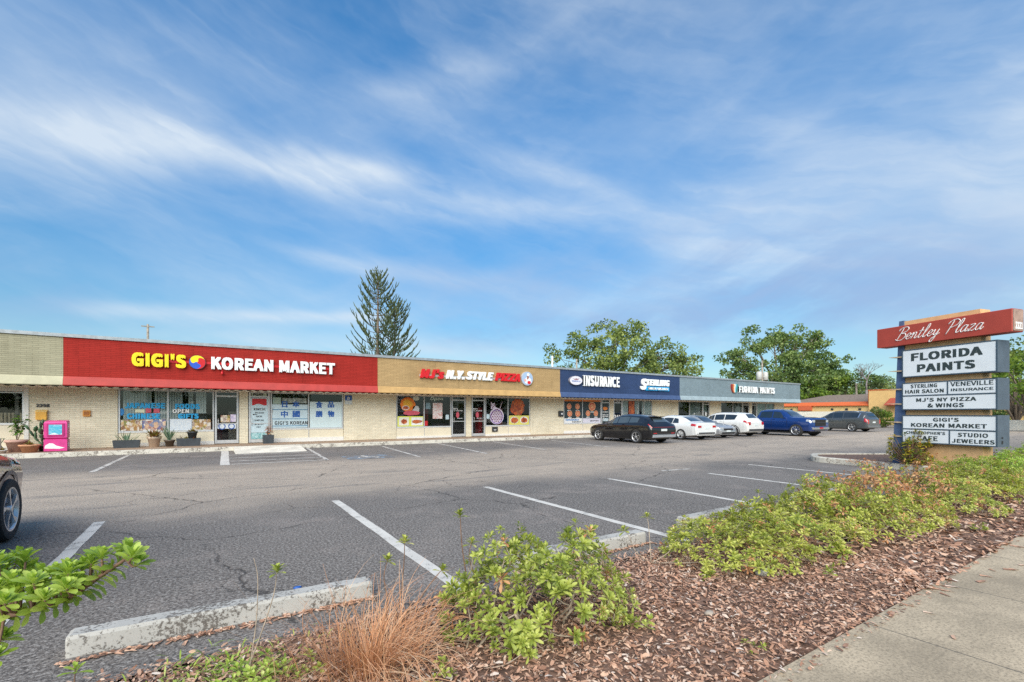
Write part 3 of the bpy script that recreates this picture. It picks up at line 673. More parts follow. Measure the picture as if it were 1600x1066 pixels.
card(wS, 'poster', 25.8, 26.4, 1.45, 2.40, C_food2); words(wS, [('STYLE', 25.4, 28.1, 1.12, 1.42, .03)], C_dk)
# empty unit and paint shop
wE = window(31.38, 34.54, .80, (32.83,), zk=.33); dE = door(34.58, 35.47)
card(wE, 'backing_sheet', 32.9, 34.5, .85, 2.42, M_col('sheet_grey_green', (.36, .40, .36)), YW+.20); card(dE, 'backing_sheet', 34.66, 35.4, .4, 2.2, M_col('sheet_green', (.30, .36, .30)), YW+.2); card(dE, 'poster', 34.9, 35.1, 1.3, 1.6, C_white)
wF = window(37.08, 40.32, .80, (38.85,), zk=.33); dF = door(40.36, 41.40); dG = door(41.81, 42.66)
card(wF, 'backing_sheet', 39.5, 40.25, .85, 2.1, M_col('sheet_grey_green2', (.40, .42, .38)), YW+.2)
wG = window(42.69, 45.68, .80, (44.2,), zk=.33); blinds(wG, 42.75, 45.6, .8, 2.44, plain('blind_green', (.55, .70, .62), .8, var=.06), YW+.2, seed=12)
# interior shapes seen dimly behind the glass
sh_cols = [M_col('shelf_grey', (.35, .36, .38)), M_col('shelf_brown', (.18, .09, .05)), C_red, M_col('shelf_teal', (.10, .22, .24)), M_col('shelf_cream', (.6, .55, .45))]
b = MB(); r = random.Random(17)
for x0, x1 in ((-1.2, .9), (2.6, 5.3), (8.6, 11.3), (13.8, 16.6), (25.4, 28), (31.6, 34.2), (37.3, 40.2)):
    x = x0
    while x < x1:
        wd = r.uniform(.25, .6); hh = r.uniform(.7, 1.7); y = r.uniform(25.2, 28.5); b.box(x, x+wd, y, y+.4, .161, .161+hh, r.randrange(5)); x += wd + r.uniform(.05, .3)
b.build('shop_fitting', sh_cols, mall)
# rooftop bits
b = MB(); b.tube([(25.5, 33, 4.1), (25.5, 33, 6.6)], .08, 8); b.build('vent_pipe', M_wtrim, mall)

# ------------------------------------------------------------------ shop signs (each hangs on the fascia)
def shopsign(label): return empty('shop_sign', (0, YF, 0), 0, label, 'shop sign', 'raised letter signs on the fascia')
def letters(par, name, body, x0, x1, z0, z1, m, bold=.03, shear=0, depth=.10, spacing=1.0):
    b = MB(); b.text(body, x0, x1, z0, z1, -.025, depth, bold, shear, 0, spacing)
    return b.build(name, m, par)
def raceway(par, x0, x1, z, m): b = MB(); b.box(x0, x1, -.024, -.001, z-.05, z+.05); return b.build('mounting_rail', m, par)
C_face = M_col('letter_white', (.84, .85, .85), .35); C_yface = M_col('letter_yellow', (.88, .68, .01), .35); C_rface = M_col('letter_red', (.62, .015, .02), .35)
s1 = shopsign('raised yellow and white letters with a round red, yellow and blue emblem on red brick')
letters(s1, 'letter', "GIGI'S", -2.54, -.84, 3.29, 3.84, C_yface, .045); letters(s1, 'letter', 'KOREAN', .0, 2.27, 3.30, 3.82, C_face, .04); letters(s1, 'letter', 'MARKET', 2.50, 4.83, 3.30, 3.82, C_face, .04)
raceway(s1, -2.5, 4.8, 3.55, C_rface)
b = MB(); b.lathe([(.285, -.09), (.285, -.002)], 36, (-.47, 0, 3.56), 'Y', 0, False); b.build('emblem_body', C_dk, s1)
def swirl(m, rot, y):
    # one comma of a three-armed swirl
    pts = []; rr_ = .27
    for k in range(0, 13): a = rot + 2*PI/3*k/12; pts.append((rr_*math.cos(a), rr_*math.sin(a)))
    a1 = rot + 2*PI/3
    for k in range(1, 13): t_ = k/12; a = a1 + .9*math.sin(PI*t_); q = rr_*(1-t_); pts.append((q*math.cos(a), q*math.sin(a)))
    for k in range(1, 12): t_ = k/12; a = rot + .9*math.sin(PI*t_); q = rr_*t_; pts.append((q*math.cos(a), q*math.sin(a)))
    b = MB(); b.prism([(-.47+x, 3.56+z) for x, z in pts], -.096-y, -.09-y); return b.build('emblem_swirl', m, s1)
swirl(C_yface, R(25), 0); swirl(M_col('emblem_blue', (.03, .10, .55), .35), R(145), 0); swirl(C_rface, R(265), 0)
s2 = shopsign('raised slanted red and white letters with a round badge on tan brick')
letters(s2, 'letter', "MJ's", 9.02, 10.36, 3.31, 3.81, C_rface, .05, .28); letters(s2, 'letter', 'N.Y.', 10.46, 11.55, 3.32, 3.80, C_face, .05, .28); letters(s2, 'letter', 'STYLE', 11.66, 13.38, 3.33, 3.80, C_face, .05, .28); letters(s2, 'letter', 'PIZZA', 13.50, 15.17, 3.34, 3.80, C_rface, .05, .28)
raceway(s2, 9.0, 15.1, 3.46, M_col('rail_grey', (.4, .4, .4)))
b = MB(); b.lathe([(.41, -.12), (.41, -.002)], 32, (15.67, 0, 3.545), 'Y', 0, False); b.build('badge', M_col('badge_rim', (.45, .45, .46), .4), s2)
b = MB(); b.lathe([(.385, -.125), (.385, -.119)], 32, (15.67, 0, 3.545), 'Y', 0, False); b.build('badge_face', M_col('badge_blue', (.36, .48, .66), .4), s2)
blob(s2, 'badge_print', 15.72, 3.42, .24, .20, C_face, -.127, 3, .2); blob(s2, 'badge_print', 15.80, 3.32, .13, .10, C_rface, -.130, 4, .2); blob(s2, 'badge_print', 15.70, 3.62, .08, .12, M_col('badge_brown', (.35, .15, .12)), -.130, 5, .2); blob(s2, 'badge_print', 15.72, 3.78, .10, .08, C_face, -.133, 6, .2); blob(s2, 'badge_print', 15.50, 3.44, .09, .08, M_col('badge_pink', (.7, .4, .38)), -.131, 7, .15)
s3 = shopsign('raised tall white letters beside a white oval plaque on navy brick')
letters(s3, 'letter', 'INSURANCE', 20.05, 23.28, 3.25, 3.95, C_face, .035)
b = MB(); b.prism([(19.40 + .52*math.cos(2*PI*k/32), 3.575 + .29*math.sin(2*PI*k/32)) for k in range(32)], -.14, -.001); b.build('plaque', M_col('plaque_rim', (.25, .24, .28)), s3)
b = MB(); b.prism([(19.40 + .50*math.cos(2*PI*k/32), 3.575 + .27*math.sin(2*PI*k/32)) for k in range(32)], -.146, -.139); b.build('plaque_face', M_col('plaque_face', (.72, .70, .76), .4), s3)
b = MB(); b.prism([(19.12, 3.70), (19.25, 3.62), (19.4, 3.60), (19.55, 3.62), (19.68, 3.72), (19.52, 3.69), (19.42, 3.72), (19.30, 3.67)], -.150, -.146); b.build('plaque_bird', M_col('plaque_bird', (.30, .16, .18)), s3)
b = MB(); b.text('VENEVILLE', 19.05, 19.76, 3.49, 3.57, -.147, .003, .03); b.build('plaque_lettering', C_hanja, s3)
s4 = shopsign('raised silvery script letters above a small light blue plate on navy brick')
letters(s4, 'letter', 'S', 25.34, 26.0, 3.16, 3.95, C_face, .05, .25); letters(s4, 'letter', 'TERLING', 25.95, 28.42, 3.47, 3.93, C_face, .05, .15)
b = MB(); b.box(25.88, 28.40, -.09, -.001, 3.13, 3.41); b.build('name_plate', C_cyan, s4); letters(s4, 'plate_lettering', 'HAIR SALON', 26.1, 28.2, 3.19, 3.35, C_face, .03, depth=.075).location = (0, -.07, 0)
s5 = shopsign('raised white letters beside a many coloured leaf emblem on grey blue brick')
letters(s5, 'letter', 'FLORIDA', 37.28, 40.14, 3.25, 3.80, C_face, .04); letters(s5, 'letter', 'PAINTS', 40.42, 42.87, 3.25, 3.80, C_face, .04)
for i, (c, dx, rt) in enumerate([((.30, .04, .03), -.27, .5), ((.65, .22, .06), -.12, .25), ((.80, .72, .62), .04, 0), ((.10, .45, .55), .18, -.25), ((.02, .20, .18), .32, -.5)]):
    b = MB(); n = 14; b.prism([(36.66 + dx + .13*math.cos(2*PI*k/n)*math.cos(rt) - .36*math.sin(2*PI*k/n)*math.sin(rt)*.6, 3.58 + .36*math.sin(2*PI*k/n)*math.cos(rt*.6) + .05*math.cos(2*PI*k/n)) for k in range(n)], -.10-.006*i, -.002-.006*i); b.build('emblem_petal', M_col('petal', c, .4), s5)

# ------------------------------------------------------------------ things fixed on the wall
def wall_thing(name, label, cat, loc): return empty(name, loc, 0, label, cat)
m_ = wall_thing('mailbox', 'small yellow wall mailbox above the potted cactus', 'mailbox', (-5.33, YW, 1.26))
b = MB(); b.bbox(-.14, .16, -.12, -.001, 0, .34, .012); b.build('body', plain('mailbox_yellow', (.80, .42, .06), .45, var=.1), m_); b = MB(); b.loft([[(-.15, -.135, .30), (-.15, -.135, .325), (-.15, -.001, .37), (-.15, -.001, .342)], [(.17, -.135, .30), (.17, -.135, .325), (.17, -.001, .37), (.17, -.001, .342)]], 0, False); b.build('lid', plain('mailbox_lid', (.85, .60, .22), .45, var=.1), m_)
m_ = wall_thing('house_number', 'black house number on the brick above the yellow mailbox', 'house number', (-5.30, YW, 1.78))
b = MB(); b.text('2298', -.18, .19, -.05, .07, -.004, .012, .04); b.build('digits', C_black, m_)
m_ = wall_thing('alarm_box', 'small square orange box on the cream brick wall', 'alarm box', (-4.06, YW, 1.38))
b = MB(); b.bbox(-.11, .11, -.07, -.001, 0, .24, .012); b.build('case', plain('alarm_orange', (.70, .30, .05), .5, var=.1), m_); b = MB(); b.bbox(-.075, .075, -.085, -.068, .04, .19, .006); b.build('cover', plain('alarm_brown', (.42, .14, .02), .5, var=.15), m_)
m_ = wall_thing('accessible_sign', 'small blue and white wheelchair parking sign on the brick wall', 'sign', (5.80, YW, 1.95))
b = MB(); b.box(-.17, .17, -.012, -.002, .20, .45); b.build('sign_plate', C_hanja, m_); b = MB(); b.box(-.17, .17, -.012, -.002, 0, .198); b.build('penalty_plate', M_col('penalty_plate', (.62, .66, .66)), m_)
b = MB(); b.lathe([(.07, -.003), (.045, -.003)], 16, (-.01, -.012, .29), 'Y', caps=False, smooth=False); b.box(-.03, 0, -.016, -.0125, .30, .40); b.box(-.03, .07, -.017, -.0125, .31, .34); b.build('symbol', C_white, m_)
m_ = wall_thing('security_camera', 'small red security camera under the big white letters', 'camera', (.38, YF, 3.16))
b = MB(); b.box(-.03, .03, -.03, -.001, .05, .12); b.tube([(0, -.02, .08), (0, -.08, .04)], .015, 6); b.build('bracket', C_rface, m_); b = MB(); b.tube([(0, -.02, .02), (0, -.16, -.02)], .045, 10); b.build('body', C_rface, m_)
m_ = wall_thing('wall_box', 'black mail box on the cream wall beside the orange circle posters', 'box', (19.35, YW, 1.30))
b = MB(); b.bbox(-.18, .2, -.12, -.001, 0, .36, .015); b.build('body', M_dark, m_); b = MB(); b.box(-.02, .13, -.126, -.119, .12, .22); b.build('notice', C_white, m_)
m_ = wall_thing('floor_outlet_box', 'black vent box low on the cream panel beneath the milkshake decal', 'vent', (14.35, YW+.03, .40))
b = MB(); b.bbox(-.2, .2, -.06, -.001, 0, .28, .015); b.build('case', M_dark, m_); b = MB(); b.box(-.09, .07, -.068, -.061, .07, .15); b.build('grille', M_alu, m_)
# ------------------------------------------------------------------ pylon sign
P0 = (15.8, 5.05); Dx = Vector((-.25, -.968, 0)).normalized(); Dy = Vector((.968, -.25, 0)).normalized()
pyl = empty('pylon_sign', (P0[0], P0[1], .12), math.atan2(Dx.y, Dx.x), 'tall roadside sign with red header and three white letter cabinets on an orange pillar', 'sign')
OZ = -.12
def pb(): return MB(Matrix.Translation((0, 0, OZ)))
M_orange = plain('pillar_stucco', (.70, .43, .21), .85, var=.08, scale=7); M_blade = plain('blade_blue', (.075, .125, .235), .7, var=.12, scale=5)
M_cab = plain('cabinet_grey', (.085, .11, .14), .55, var=.1, scale=4); M_rim = plain('cabinet_rim', (.055, .085, .115), .5, var=.08); M_face = plain('cabinet_face', (.76, .79, .82), .35, var=.035, scale=2.5)
b = pb(); b.loft([[(.13, .10, .05), (1.80, .10, .05), (1.80, .48, .05), (.13, .48, .05)], [(.11, .10, 4.00), (1.74, .10, 4.00), (1.74, .48, 4.00), (.11, .48, 4.00)]], 0, False); b.build('pillar', M_orange, pyl)
b = pb(); b.loft([[(-.18, .07, .05), (.16, .07, .05), (.16, .40, .05), (-.18, .40, .05)], [(-.005, .07, 4.02), (.11, .07, 4.02), (.11, .40, 4.02), (-.005, .40, 4.02)]], 0, False); b.build('blade', M_blade, pyl)
M_fin = plain('fin_tan', (.66, .48, .30), .7, var=.1)
for z in (3.03, 2.65, 2.15, 1.75, 1.25, .87):
    k = (4.0-z)/4.0; xl = -.005 - .175*k
    b = pb(); b.loft([[(xl-.19, .02, z+.012), (xl-.19, .45, z+.012), (xl-.19, .45, z+.020), (xl-.19, .02, z+.020)], [(.12+.04*k, .02, z-.022), (.12+.04*k, .45, z-.022), (.12+.04*k, .45, z+.022), (.12+.04*k, .02, z+.022)]], 0, False); b.build('fin', M_fin, pyl)
b = pb(); b.bbox(-.47, 2.41, -.10, .30, 3.34, 3.86, .012); hd = b.build('header', plain('header_red', (.40, .055, .035), .6, var=.08, scale=3), pyl)
b = pb(); b.box(2.411, 2.425, -.085, .285, 3.36, 3.84); b.build('header_end', plain('header_end_brown', (.36, .24, .19), .7, var=.2, scale=8), pyl)
b = MB(Matrix.Translation((0, 0, OZ)) @ Matrix.Translation((2.426, 0, 0)) @ Matrix.Rotation(R(90), 4, 'Z')); b.text('2221', -.02, .24, 3.40, 3.56, 0, .004, .03); b.build('header_digits', C_white, pyl)
# brush script header lettering, drawn as pen strokes
GL = {'B': (1.25, [[(.42, 1.95), (.33, 1.2), (.12, .05)], [(-.15, 1.55), (.1, 1.95), (.7, 2.1), (1.12, 1.85), (.95, 1.35), (.38, 1.1), (.95, 1.0), (1.12, .5), (.75, .02), (.2, .02), (-.1, .2)]]),
 'e': (.72, [[(.02, .42), (.35, .5), (.55, .78), (.40, 1.0), (.14, .8), (.08, .35), (.3, .02), (.72, .35)]]),
 'n': (.92, [[(.0, .6), (.17, 1.0), (.18, .5), (.1, .02)], [(.13, .35), (.35, .88), (.55, .98), (.58, .6), (.55, .12), (.7, .03), (.92, .35)]]),
 't': (.62, [[(.28, 1.65), (.2, .9), (.14, .2), (.3, .02), (.62, .35)], [(-.1, 1.08), (.52, 1.16)]]),
 'l': (.60, [[(.0, .35), (.32, 1.2), (.42, 1.9), (.25, 2.0), (.15, 1.3), (.12, .25), (.28, .02), (.6, .35)]]),
 'y': (.85, [[(.0, .7), (.12, .98), (.1, .35), (.25, .12), (.5, .5), (.6, .98)], [(.6, .98), (.5, .1), (.32, -.75), (.05, -.85), (.05, -.5), (.5, .05), (.85, .35)]]),
 'P': (1.15, [[(.42, 1.95), (.33, 1.1), (.15, -.05)], [(-.15, 1.5), (.1, 1.92), (.7, 2.1), (1.15, 1.75), (.95, 1.2), (.45, .95), (.25, 1.05)]]),
 'a': (.88, [[(.58, .88), (.32, 1.0), (.06, .65), (.08, .15), (.28, .02), (.5, .4), (.62, .98), (.56, .2), (.68, .03), (.88, .35)]]),
 'z': (.78, [[(.02, .85), (.3, .98), (.55, .9), (.05, .08), (.35, .1), (.55, .02), (.78, .35)]]), ' ': (.75, [])}
def catmull(p, n=6):
    p = [Vector(q) for q in p]; q = [p[0]*2-p[1]] + p + [p[-1]*2-p[-2]]; out = []
    for i in range(1, len(q)-2):
        for k in range(n):
            t_ = k/n; out.append(.5*((2*q[i]) + (q[i+1]-q[i-1])*t_ + (2*q[i-1]-5*q[i]+4*q[i+1]-q[i+2])*t_*t_ + (3*q[i]-q[i-1]-3*q[i+1]+q[i+2])*t_**3))
    return out + [p[-1]]
tot = sum(GL[c][0] for c in 'Bentley Plaza'); SX = 1.86/tot; SZ = .158; x = .06
b = pb()
for c in 'Bentley Plaza':
    for st in GL[c][1]:
        pts = catmull(st); pp = [(x + (q.x + .42*q.y)*SX - .04, -.103, 3.475 + q.y*SZ) for q in pts]
        b.tube(pp, [.0135 + .006*abs(math.sin(i*.55)) for i in range(len(pp))], 6, flat=.5)
    x += GL[c][0]*SX
b.build('header_script', C_white, pyl)
def cabinet(z0, z1, panels):
    b = pb(); b.box(.14, 2.13, -.04, .40, z0, z1, 0); o = b.build('cabinet', M_cab, pyl)
    c = pb(); t_ = .028; y0, y1 = -.055, -.041
    c.box(.14, 2.13, y0, y1, z0, z0+t_); c.box(.14, 2.13, y0, y1, z1-t_, z1); c.box(.14, .14+t_, y0, y1, z0+t_, z1-t_); c.box(2.13-t_, 2.13, y0, y1, z0+t_, z1-t_)
    xs = sorted({(p[0], p[1]) for p in panels}); zs = sorted({p[2] for p in panels} | {p[3] for p in panels})
    for zz in zs[1:-1]: c.box(.14+t_, 2.13-t_, y0+.001, y1, zz-.016, zz+.016)
    for p in panels:
        if p[0] > .3: c.box(p[0]-.014, p[0]+.014, y0+.001, y1, p[2]+.016, p[3]-.016)
    c.build('rim', M_rim, o)
    for (x0, x1, za, zb, lines) in panels:
        f = pb(); f.box(x0+.012, x1-.012, -.048, -.0415, za+.012, zb-.012); f.build('face', M_face, o)
        l = pb()
        for (body, a0, a1, c0, c1, bd) in lines: l.text(body, a0, a1, c0, c1, -.0485, .004, bd)
        l.build('lettering', M_letter, o)
    return o
M_letter = plain('letter_charcoal', (.035, .05, .05), .5, var=.1)
cabinet(2.46, 3.20, [(.14, 2.13, 2.46, 3.20, [('FLORIDA', .36, 1.86, 2.88, 3.09, .035), ('PAINTS', .50, 1.72, 2.575, 2.785, .035)])])
cabinet(1.585, 2.32, [(.14, 1.17, 1.965, 2.32, [('STERLING', .35, .95, 2.165, 2.265, .02), ('HAIR SALON', .22, 1.09, 2.025, 2.125, .02)]), (1.17, 2.13, 1.965, 2.32, [('VENEVILLE', 1.23, 2.06, 2.17, 2.275, .004), ('INSURANCE', 1.24, 2.06, 2.045, 2.115, .004)]),
    (.14, 2.13, 1.585, 1.965, [("MJ'S NY PIZZA", .48, 1.74, 1.80, 1.90, .02), ('& WINGS', .74, 1.50, 1.65, 1.755, .02)])])
cabinet(.715, 1.455, [(.14, 2.13, 1.085, 1.455, [("GIGI'S", .86, 1.40, 1.29, 1.39, .02), ('KOREAN MARKET', .36, 1.94, 1.14, 1.245, .02)]),
    (.14, 1.21, .715, 1.085, [("CHRISTOPHER'S", .24, 1.12, .955, 1.03, .02), ('CAFE', .50, .96, .79, .915, .02)]), (1.21, 2.13, .715, 1.085, [('STUDIO', 1.38, 1.96, .925, 1.025, .02), ('JEWELERS', 1.26, 2.08, .775, .875, .02)])])
b = pb(); b.lathe([(.022, 0), (.022, .012)], 12, (2.131, .12, .93), 'X', smooth=False); b.box(2.131, 2.142, .10, .14, .79, .86); b.build('service_switch', M_dark, pyl)

# ------------------------------------------------------------------ newspaper box
nb = empty('newspaper_box', (-4.62, 22.78, .15), R(2), 'bright pink newspaper box with a sky blue window standing on the walkway', 'newspaper box')
M_pinkp = plain('pink_paint', (.62, .045, .24), .4, var=.08, scale=6)
b = MB(); b.loft([[(-.30, -.24, .02), (.30, -.24, .02), (.30, .22, .02), (-.30, .22, .02)], [(-.30, -.24, .42), (.30, -.24, .42), (.30, .22, .42), (-.30, .22, .42)], [(-.26, -.18, .45), (.26, -.18, .45), (.26, .18, .45), (-.26, .18, .45)],
    [(-.30, -.24, .49), (.30, -.24, .49), (.30, .22, .49), (-.30, .22, .49)], [(-.30, -.24, 1.0), (.30, -.24, 1.0), (.30, .22, 1.06), (-.30, .22, 1.06)], [(-.27, -.20, 1.06), (.27, -.20, 1.06), (.27, .20, 1.10), (-.27, .20, 1.10)]], 0, False); b.build('body', M_pinkp, nb)
b = MB(); b.box(-.22, .22, -.262, -.241, .55, .99); b.build('window_frame', plain('dark_pink', (.45, .02, .16), .4, var=.08), nb)
b = MB(); b.box(-.17, .17, -.268, -.2625, .60, .95); b.build('window_pane', collage('sky_print', [(.70, .80, .85), (.05, .42, .58), (.80, .85, .88), (.08, .50, .62)], 5), nb)
b = MB(); b.prism([(-.28, .12), (.10, .10), (.24, .13), (.02, .21), (-.06, .29), (-.16, .30), (-.26, .22)], -.246, -.2405); b.build('cloud_print', C_white, nb)
b = MB(); b.prism([(-.03, 0), (.03, .02), (.02, .12), (-.04, .10)], -.003, .003)
for zz in (.16, .84): c = MB(Matrix.Translation((.303, .02, zz)) @ Matrix.Rotation(R(90), 4, 'Z')); c.prism([(-.08, 0), (.02, -.02), (.08, .08), (.0, .17), (-.06, .12)], -.003, .003); c.build('cloud_print', C_white, nb)
b = MB(); b.box(-.28, .28, -.2, .18, 0, .02); b.build('base', M_dark, nb)
# bistro chair
bc = empty('bistro_chair', (-6.35, 23.35, .15), R(160), 'green folding bistro chair by the shop window', 'chair')
M_green = plain('chair_green', (.05, .12, .07), .5, var=.15)
for s_ in (-.2, .2):
    b = MB(); b.tube([(s_, -.22, 0), (s_, .18, .46), (s_, .24, .88)], .011, 6); b.build('frame', M_green, bc); b = MB(); b.tube([(s_*.9, .24, 0), (s_*.9, -.20, .46)], .011, 6); b.build('leg', M_green, bc)
b = MB()
for i in range(6): b.box(-.2, .2, -.2+.065*i, -.15+.065*i, .452, .468)
b.build('seat', plain('seat_slats', (.22, .34, .22), .6, var=.1), bc)
b = MB()
for i in range(3): b.box(-.2, .2, .215+.008*i, .23+.008*i, .66+.08*i, .71+.08*i)
b.build('backrest', plain('back_slats', (.22, .34, .22), .6, var=.1), bc)
# ------------------------------------------------------------------ potted plants
M_terra = plain('terracotta', (.52, .26, .14), .8, var=.15, scale=8); M_pink_pot = plain('pink_pot', (.52, .32, .26), .8, var=.1); M_blackpot = plain('dark_planter', (.045, .055, .065), .5, var=.15); M_cream_pot = plain('cream_pot', (.66, .52, .40), .7, var=.1); M_brownpot = plain('brown_pot', (.10, .075, .055), .6, var=.2)
G1 = leafmat('pot_leaf_green', [(0, (.03, .09, .015)), (.5, (.10, .22, .03)), (1, (.24, .36, .06))]); G2 = leafmat('cactus_green', [(0, (.02, .06, .03)), (.6, (.07, .14, .07)), (1, (.16, .24, .12))], .05)
G3 = leafmat('pot_leaf_red', [(0, (.08, .10, .03)), (.4, (.30, .12, .05)), (.7, (.22, .26, .06)), (1, (.55, .22, .08))]); G4 = leafmat('pot_leaf_blue', [(0, (.06, .14, .10)), (.6, (.20, .30, .20)), (1, (.45, .52, .40))])
M_stem = plain('stem_brown', (.16, .11, .07), .85, var=.25, scale=20); M_dirt = plain('pot_soil', (.05, .035, .025), .95, var=.3, scale=30)
def blade_leaf(mb, p, d, L, W, droop=.3, mi=0, fold=.15, seg=4):
    d = Vector(d).normalized(); side = d.cross(Vector((0, 0, 1)))
    if side.length < .05: side = Vector((1, 0, 0))
    side.normalize(); up = side.cross(d); p = Vector(p); vs = []
    for i in range(seg+1):
        t_ = i/seg; wd = W*.5*math.sin(PI*min(.98, (.08 + .92*t_)))**.7 if i < seg else .0005
        c = p + d*L*t_ - Vector((0, 0, 1))*droop*L*t_*t_
        vs += [tuple(c + side*wd + up*wd*fold), tuple(c - side*wd + up*wd*fold)]
    mb.add(vs, [(2*i, 2*i+1, 2*i+3, 2*i+2) for i in range(seg)], mi, True)
def pot(kind, label, x, y, r, h, m, box=None):
    o = empty('potted_plant', (x, y, .15), 0, label, 'potted plant', 'potted plants along the shop fronts')
    b = MB()
    if box: b.loft([[(-box[0]*.92, -box[1]*.85, 0), (box[0]*.92, -box[1]*.85, 0), (box[0]*.92, box[1]*.85, 0), (-box[0]*.92, box[1]*.85, 0)], [(-box[0], -box[1], h), (box[0], -box[1], h), (box[0], box[1], h), (-box[0], box[1], h)], [(-box[0]*.93, -box[1]*.86, h), (box[0]*.93, -box[1]*.86, h), (box[0]*.93, box[1]*.86, h), (-box[0]*.93, box[1]*.86, h)], [(-box[0]*.92, -box[1]*.85, h-.03), (box[0]*.92, -box[1]*.85, h-.03), (box[0]*.92, box[1]*.85, h-.03), (-box[0]*.92, box[1]*.85, h-.03)]], 0, False)
    else: b.lathe([(r*.68, 0), (r*.93, h*.8), (r*1.04, h*.8), (r*1.06, h), (r*.94, h), (r*.92, h*.92)], 20)
    b.build('pot', m, o)
    return o
def tuft(o, n, L, W, h, seed, mat, spread=.9, droop=.4, rad=.05, name='leaves'):
    r = random.Random(seed); b = MB()
    for i in range(n):
        a = r.uniform(0, 2*PI); t_ = r.uniform(.15, spread); q = r.uniform(0, rad)
        blade_leaf(b, (q*math.cos(a), q*math.sin(a), h*.9), (math.cos(a)*t_, math.sin(a)*t_, 1.1-t_*.6), L*r.uniform(.6, 1.1), W, droop*r.uniform(.4, 1.4))
    return b.build(name, mat, o)
def bushy(o, n, H, Rr, L, W, h, seed, mat):
    r = random.Random(seed); b = MB(); st = MB()
    for k in range(7):
        a = r.uniform(0, 2*PI); q = r.uniform(.1, 1)*Rr; top = Vector((math.cos(a)*q, math.sin(a)*q, h + H*r.uniform(.55, 1)))
        st.tube([(0, 0, h*.8), tuple(top*.5 + Vector((0, 0, h*.5))), tuple(top)], [.008, .006, .003], 5)
        for i in range(n//7):
            t_ = r.uniform(.3, 1.02); p = Vector((0, 0, h*.8)).lerp(top, t_); aa = r.uniform(0, 2*PI)
            blade_leaf(b, p, (math.cos(aa), math.sin(aa), r.uniform(-.2, .7)), L*r.uniform(.6, 1.2), W, .35)
    st.build('stem', M_stem, o); b.build('leaves', mat, o)
o = pot('p', 'leafy green bush in a wide pink pot left of the cactus', -5.72, 23.15, .30, .42, M_pink_pot); bushy(o, 150, .95, .36, .20, .075, .42, 1, G1)
o = pot('p', 'low plant in a wide terracotta bowl before the tall cactus', -5.28, 22.62, .27, .27, M_terra); tuft(o, 40, .24, .05, .27, 2, G3)
o = pot('p', 'tall dark prickly cactus in a small pot beside the pink box', -5.02, 23.0, .15, .22, M_brownpot)
b = MB(); r = random.Random(9)
def cact(p, d, n):
    p = Vector(p)
    for i in range(n):
        L = r.uniform(.20, .30); q = p + Vector(d).normalized()*L; b.tube([p, p.lerp(q, .25), p.lerp(q, .7), q], [.03, .065, .06, .02], 7, flat=.55)
        if i and r.random() < .75: cact(q*.5+p*.5, (d[0]+r.uniform(-.9, .9), d[1]+r.uniform(-.4, .4), d[2]*.8), n-i-1)
        p = q; d = (d[0]*.7+r.uniform(-.25, .25), d[1]+r.uniform(-.2, .2), d[2])
for dd in ((.15, 0, 1), (-.5, .1, .8), (.7, -.1, .8), (-.1, -.3, 1)): cact((0, 0, .15), dd, 4)
b.build('cactus_pads', G2, o)
o = pot('p', 'small white dish of seedlings at the foot of the pink pot', -6.0, 22.72, .16, .10, M_wtrim); tuft(o, 30, .22, .05, .10, 3, G3)
o = pot('p', 'long black planter of thin aloes under the window with blue letters', -2.78, 23.55, 0, .30, M_blackpot, (.42, .14)); tuft(o, 26, .42, .035, .30, 4, G4, .8, .1, .30); b = MB(); b.tube([(-.1, 0, .2), (-.08, 0, 1.0)], .006, 5); b.build('stem', M_stem, o)
o = pot('p', 'red tinged bromeliad in a cream pot under the window mullion', -1.92, 23.5, .23, .42, M_cream_pot); tuft(o, 70, .55, .06, .42, 5, G3, 1.1, .35, .1)
o = pot('p', 'upright pale snake plant in a small brown pot beside the cream pot', -1.42, 23.5, .18, .27, M_brownpot); tuft(o, 26, .62, .05, .27, 6, G4, .55, .05, .08)
o = pot('p', 'long dark planter with dry brown sprigs nearest the market door', -.78, 23.5, 0, .32, M_blackpot, (.42, .14)); tuft(o, 26, .22, .05, .32, 7, G3, 1.0, .4, .3)
o = pot('p', 'dark pot of pink succulents perched on the long dark planter', -.66, 23.5, .19, .28, M_blackpot); o.location.z = .47; tuft(o, 50, .20, .05, .28, 8, G3, 1.2, .4, .12)
o = pot('p', 'orange leaved croton in a square dark pot by the poster covered door', 2.15, 23.55, 0, .38, M_blackpot, (.22, .20)); bushy(o, 60, .55, .16, .18, .06, .36, 9, leafmat('croton_orange', [(0, (.25, .05, .03)), (.5, (.55, .18, .05)), (1, (.50, .35, .10))]))
b = MB(); b.tube([(.12, 0, .3), (.18, -.02, .8), (.14, 0, 1.2), (.2, 0, 1.6)], .008, 5); b.build('stem', M_stem, o)
# ------------------------------------------------------------------ vehicles
def paint(name, c, rough=.28, metal=.35):
    m, t, b = newmat(name); n = noise(t, objco(t), 3, 4); setc(t, b, mixc(t, n.step(.3, .7), tuple(k*.95 for k in c), c))
    b.inputs['Roughness'].default_value = rough; b.inputs['Metallic'].default_value = metal; b.inputs['Coat Weight'].default_value = .8; b.inputs['Coat Roughness'].default_value = .04; return m
M_tyre = plain('tyre_rubber', (.022, .022, .023), .85, var=.3, scale=30); M_arch = plain('wheel_arch', (.012, .012, .012), .9, var=0); M_clad = plain('grey_cladding', (.05, .05, .053), .6, var=.1)
M_rimA = plain('rim_silver', (.55, .56, .58), .3, .7, var=.06); M_rimD = plain('rim_dark', (.045, .045, .05), .45, .3, var=.1)
M_cglass = plain('car_glass', (.012, .016, .018), .04, var=0, spec=.9, coat=1); M_cglass2 = plain('car_glass_pale', (.05, .065, .07), .06, var=0, spec=.9, coat=1)
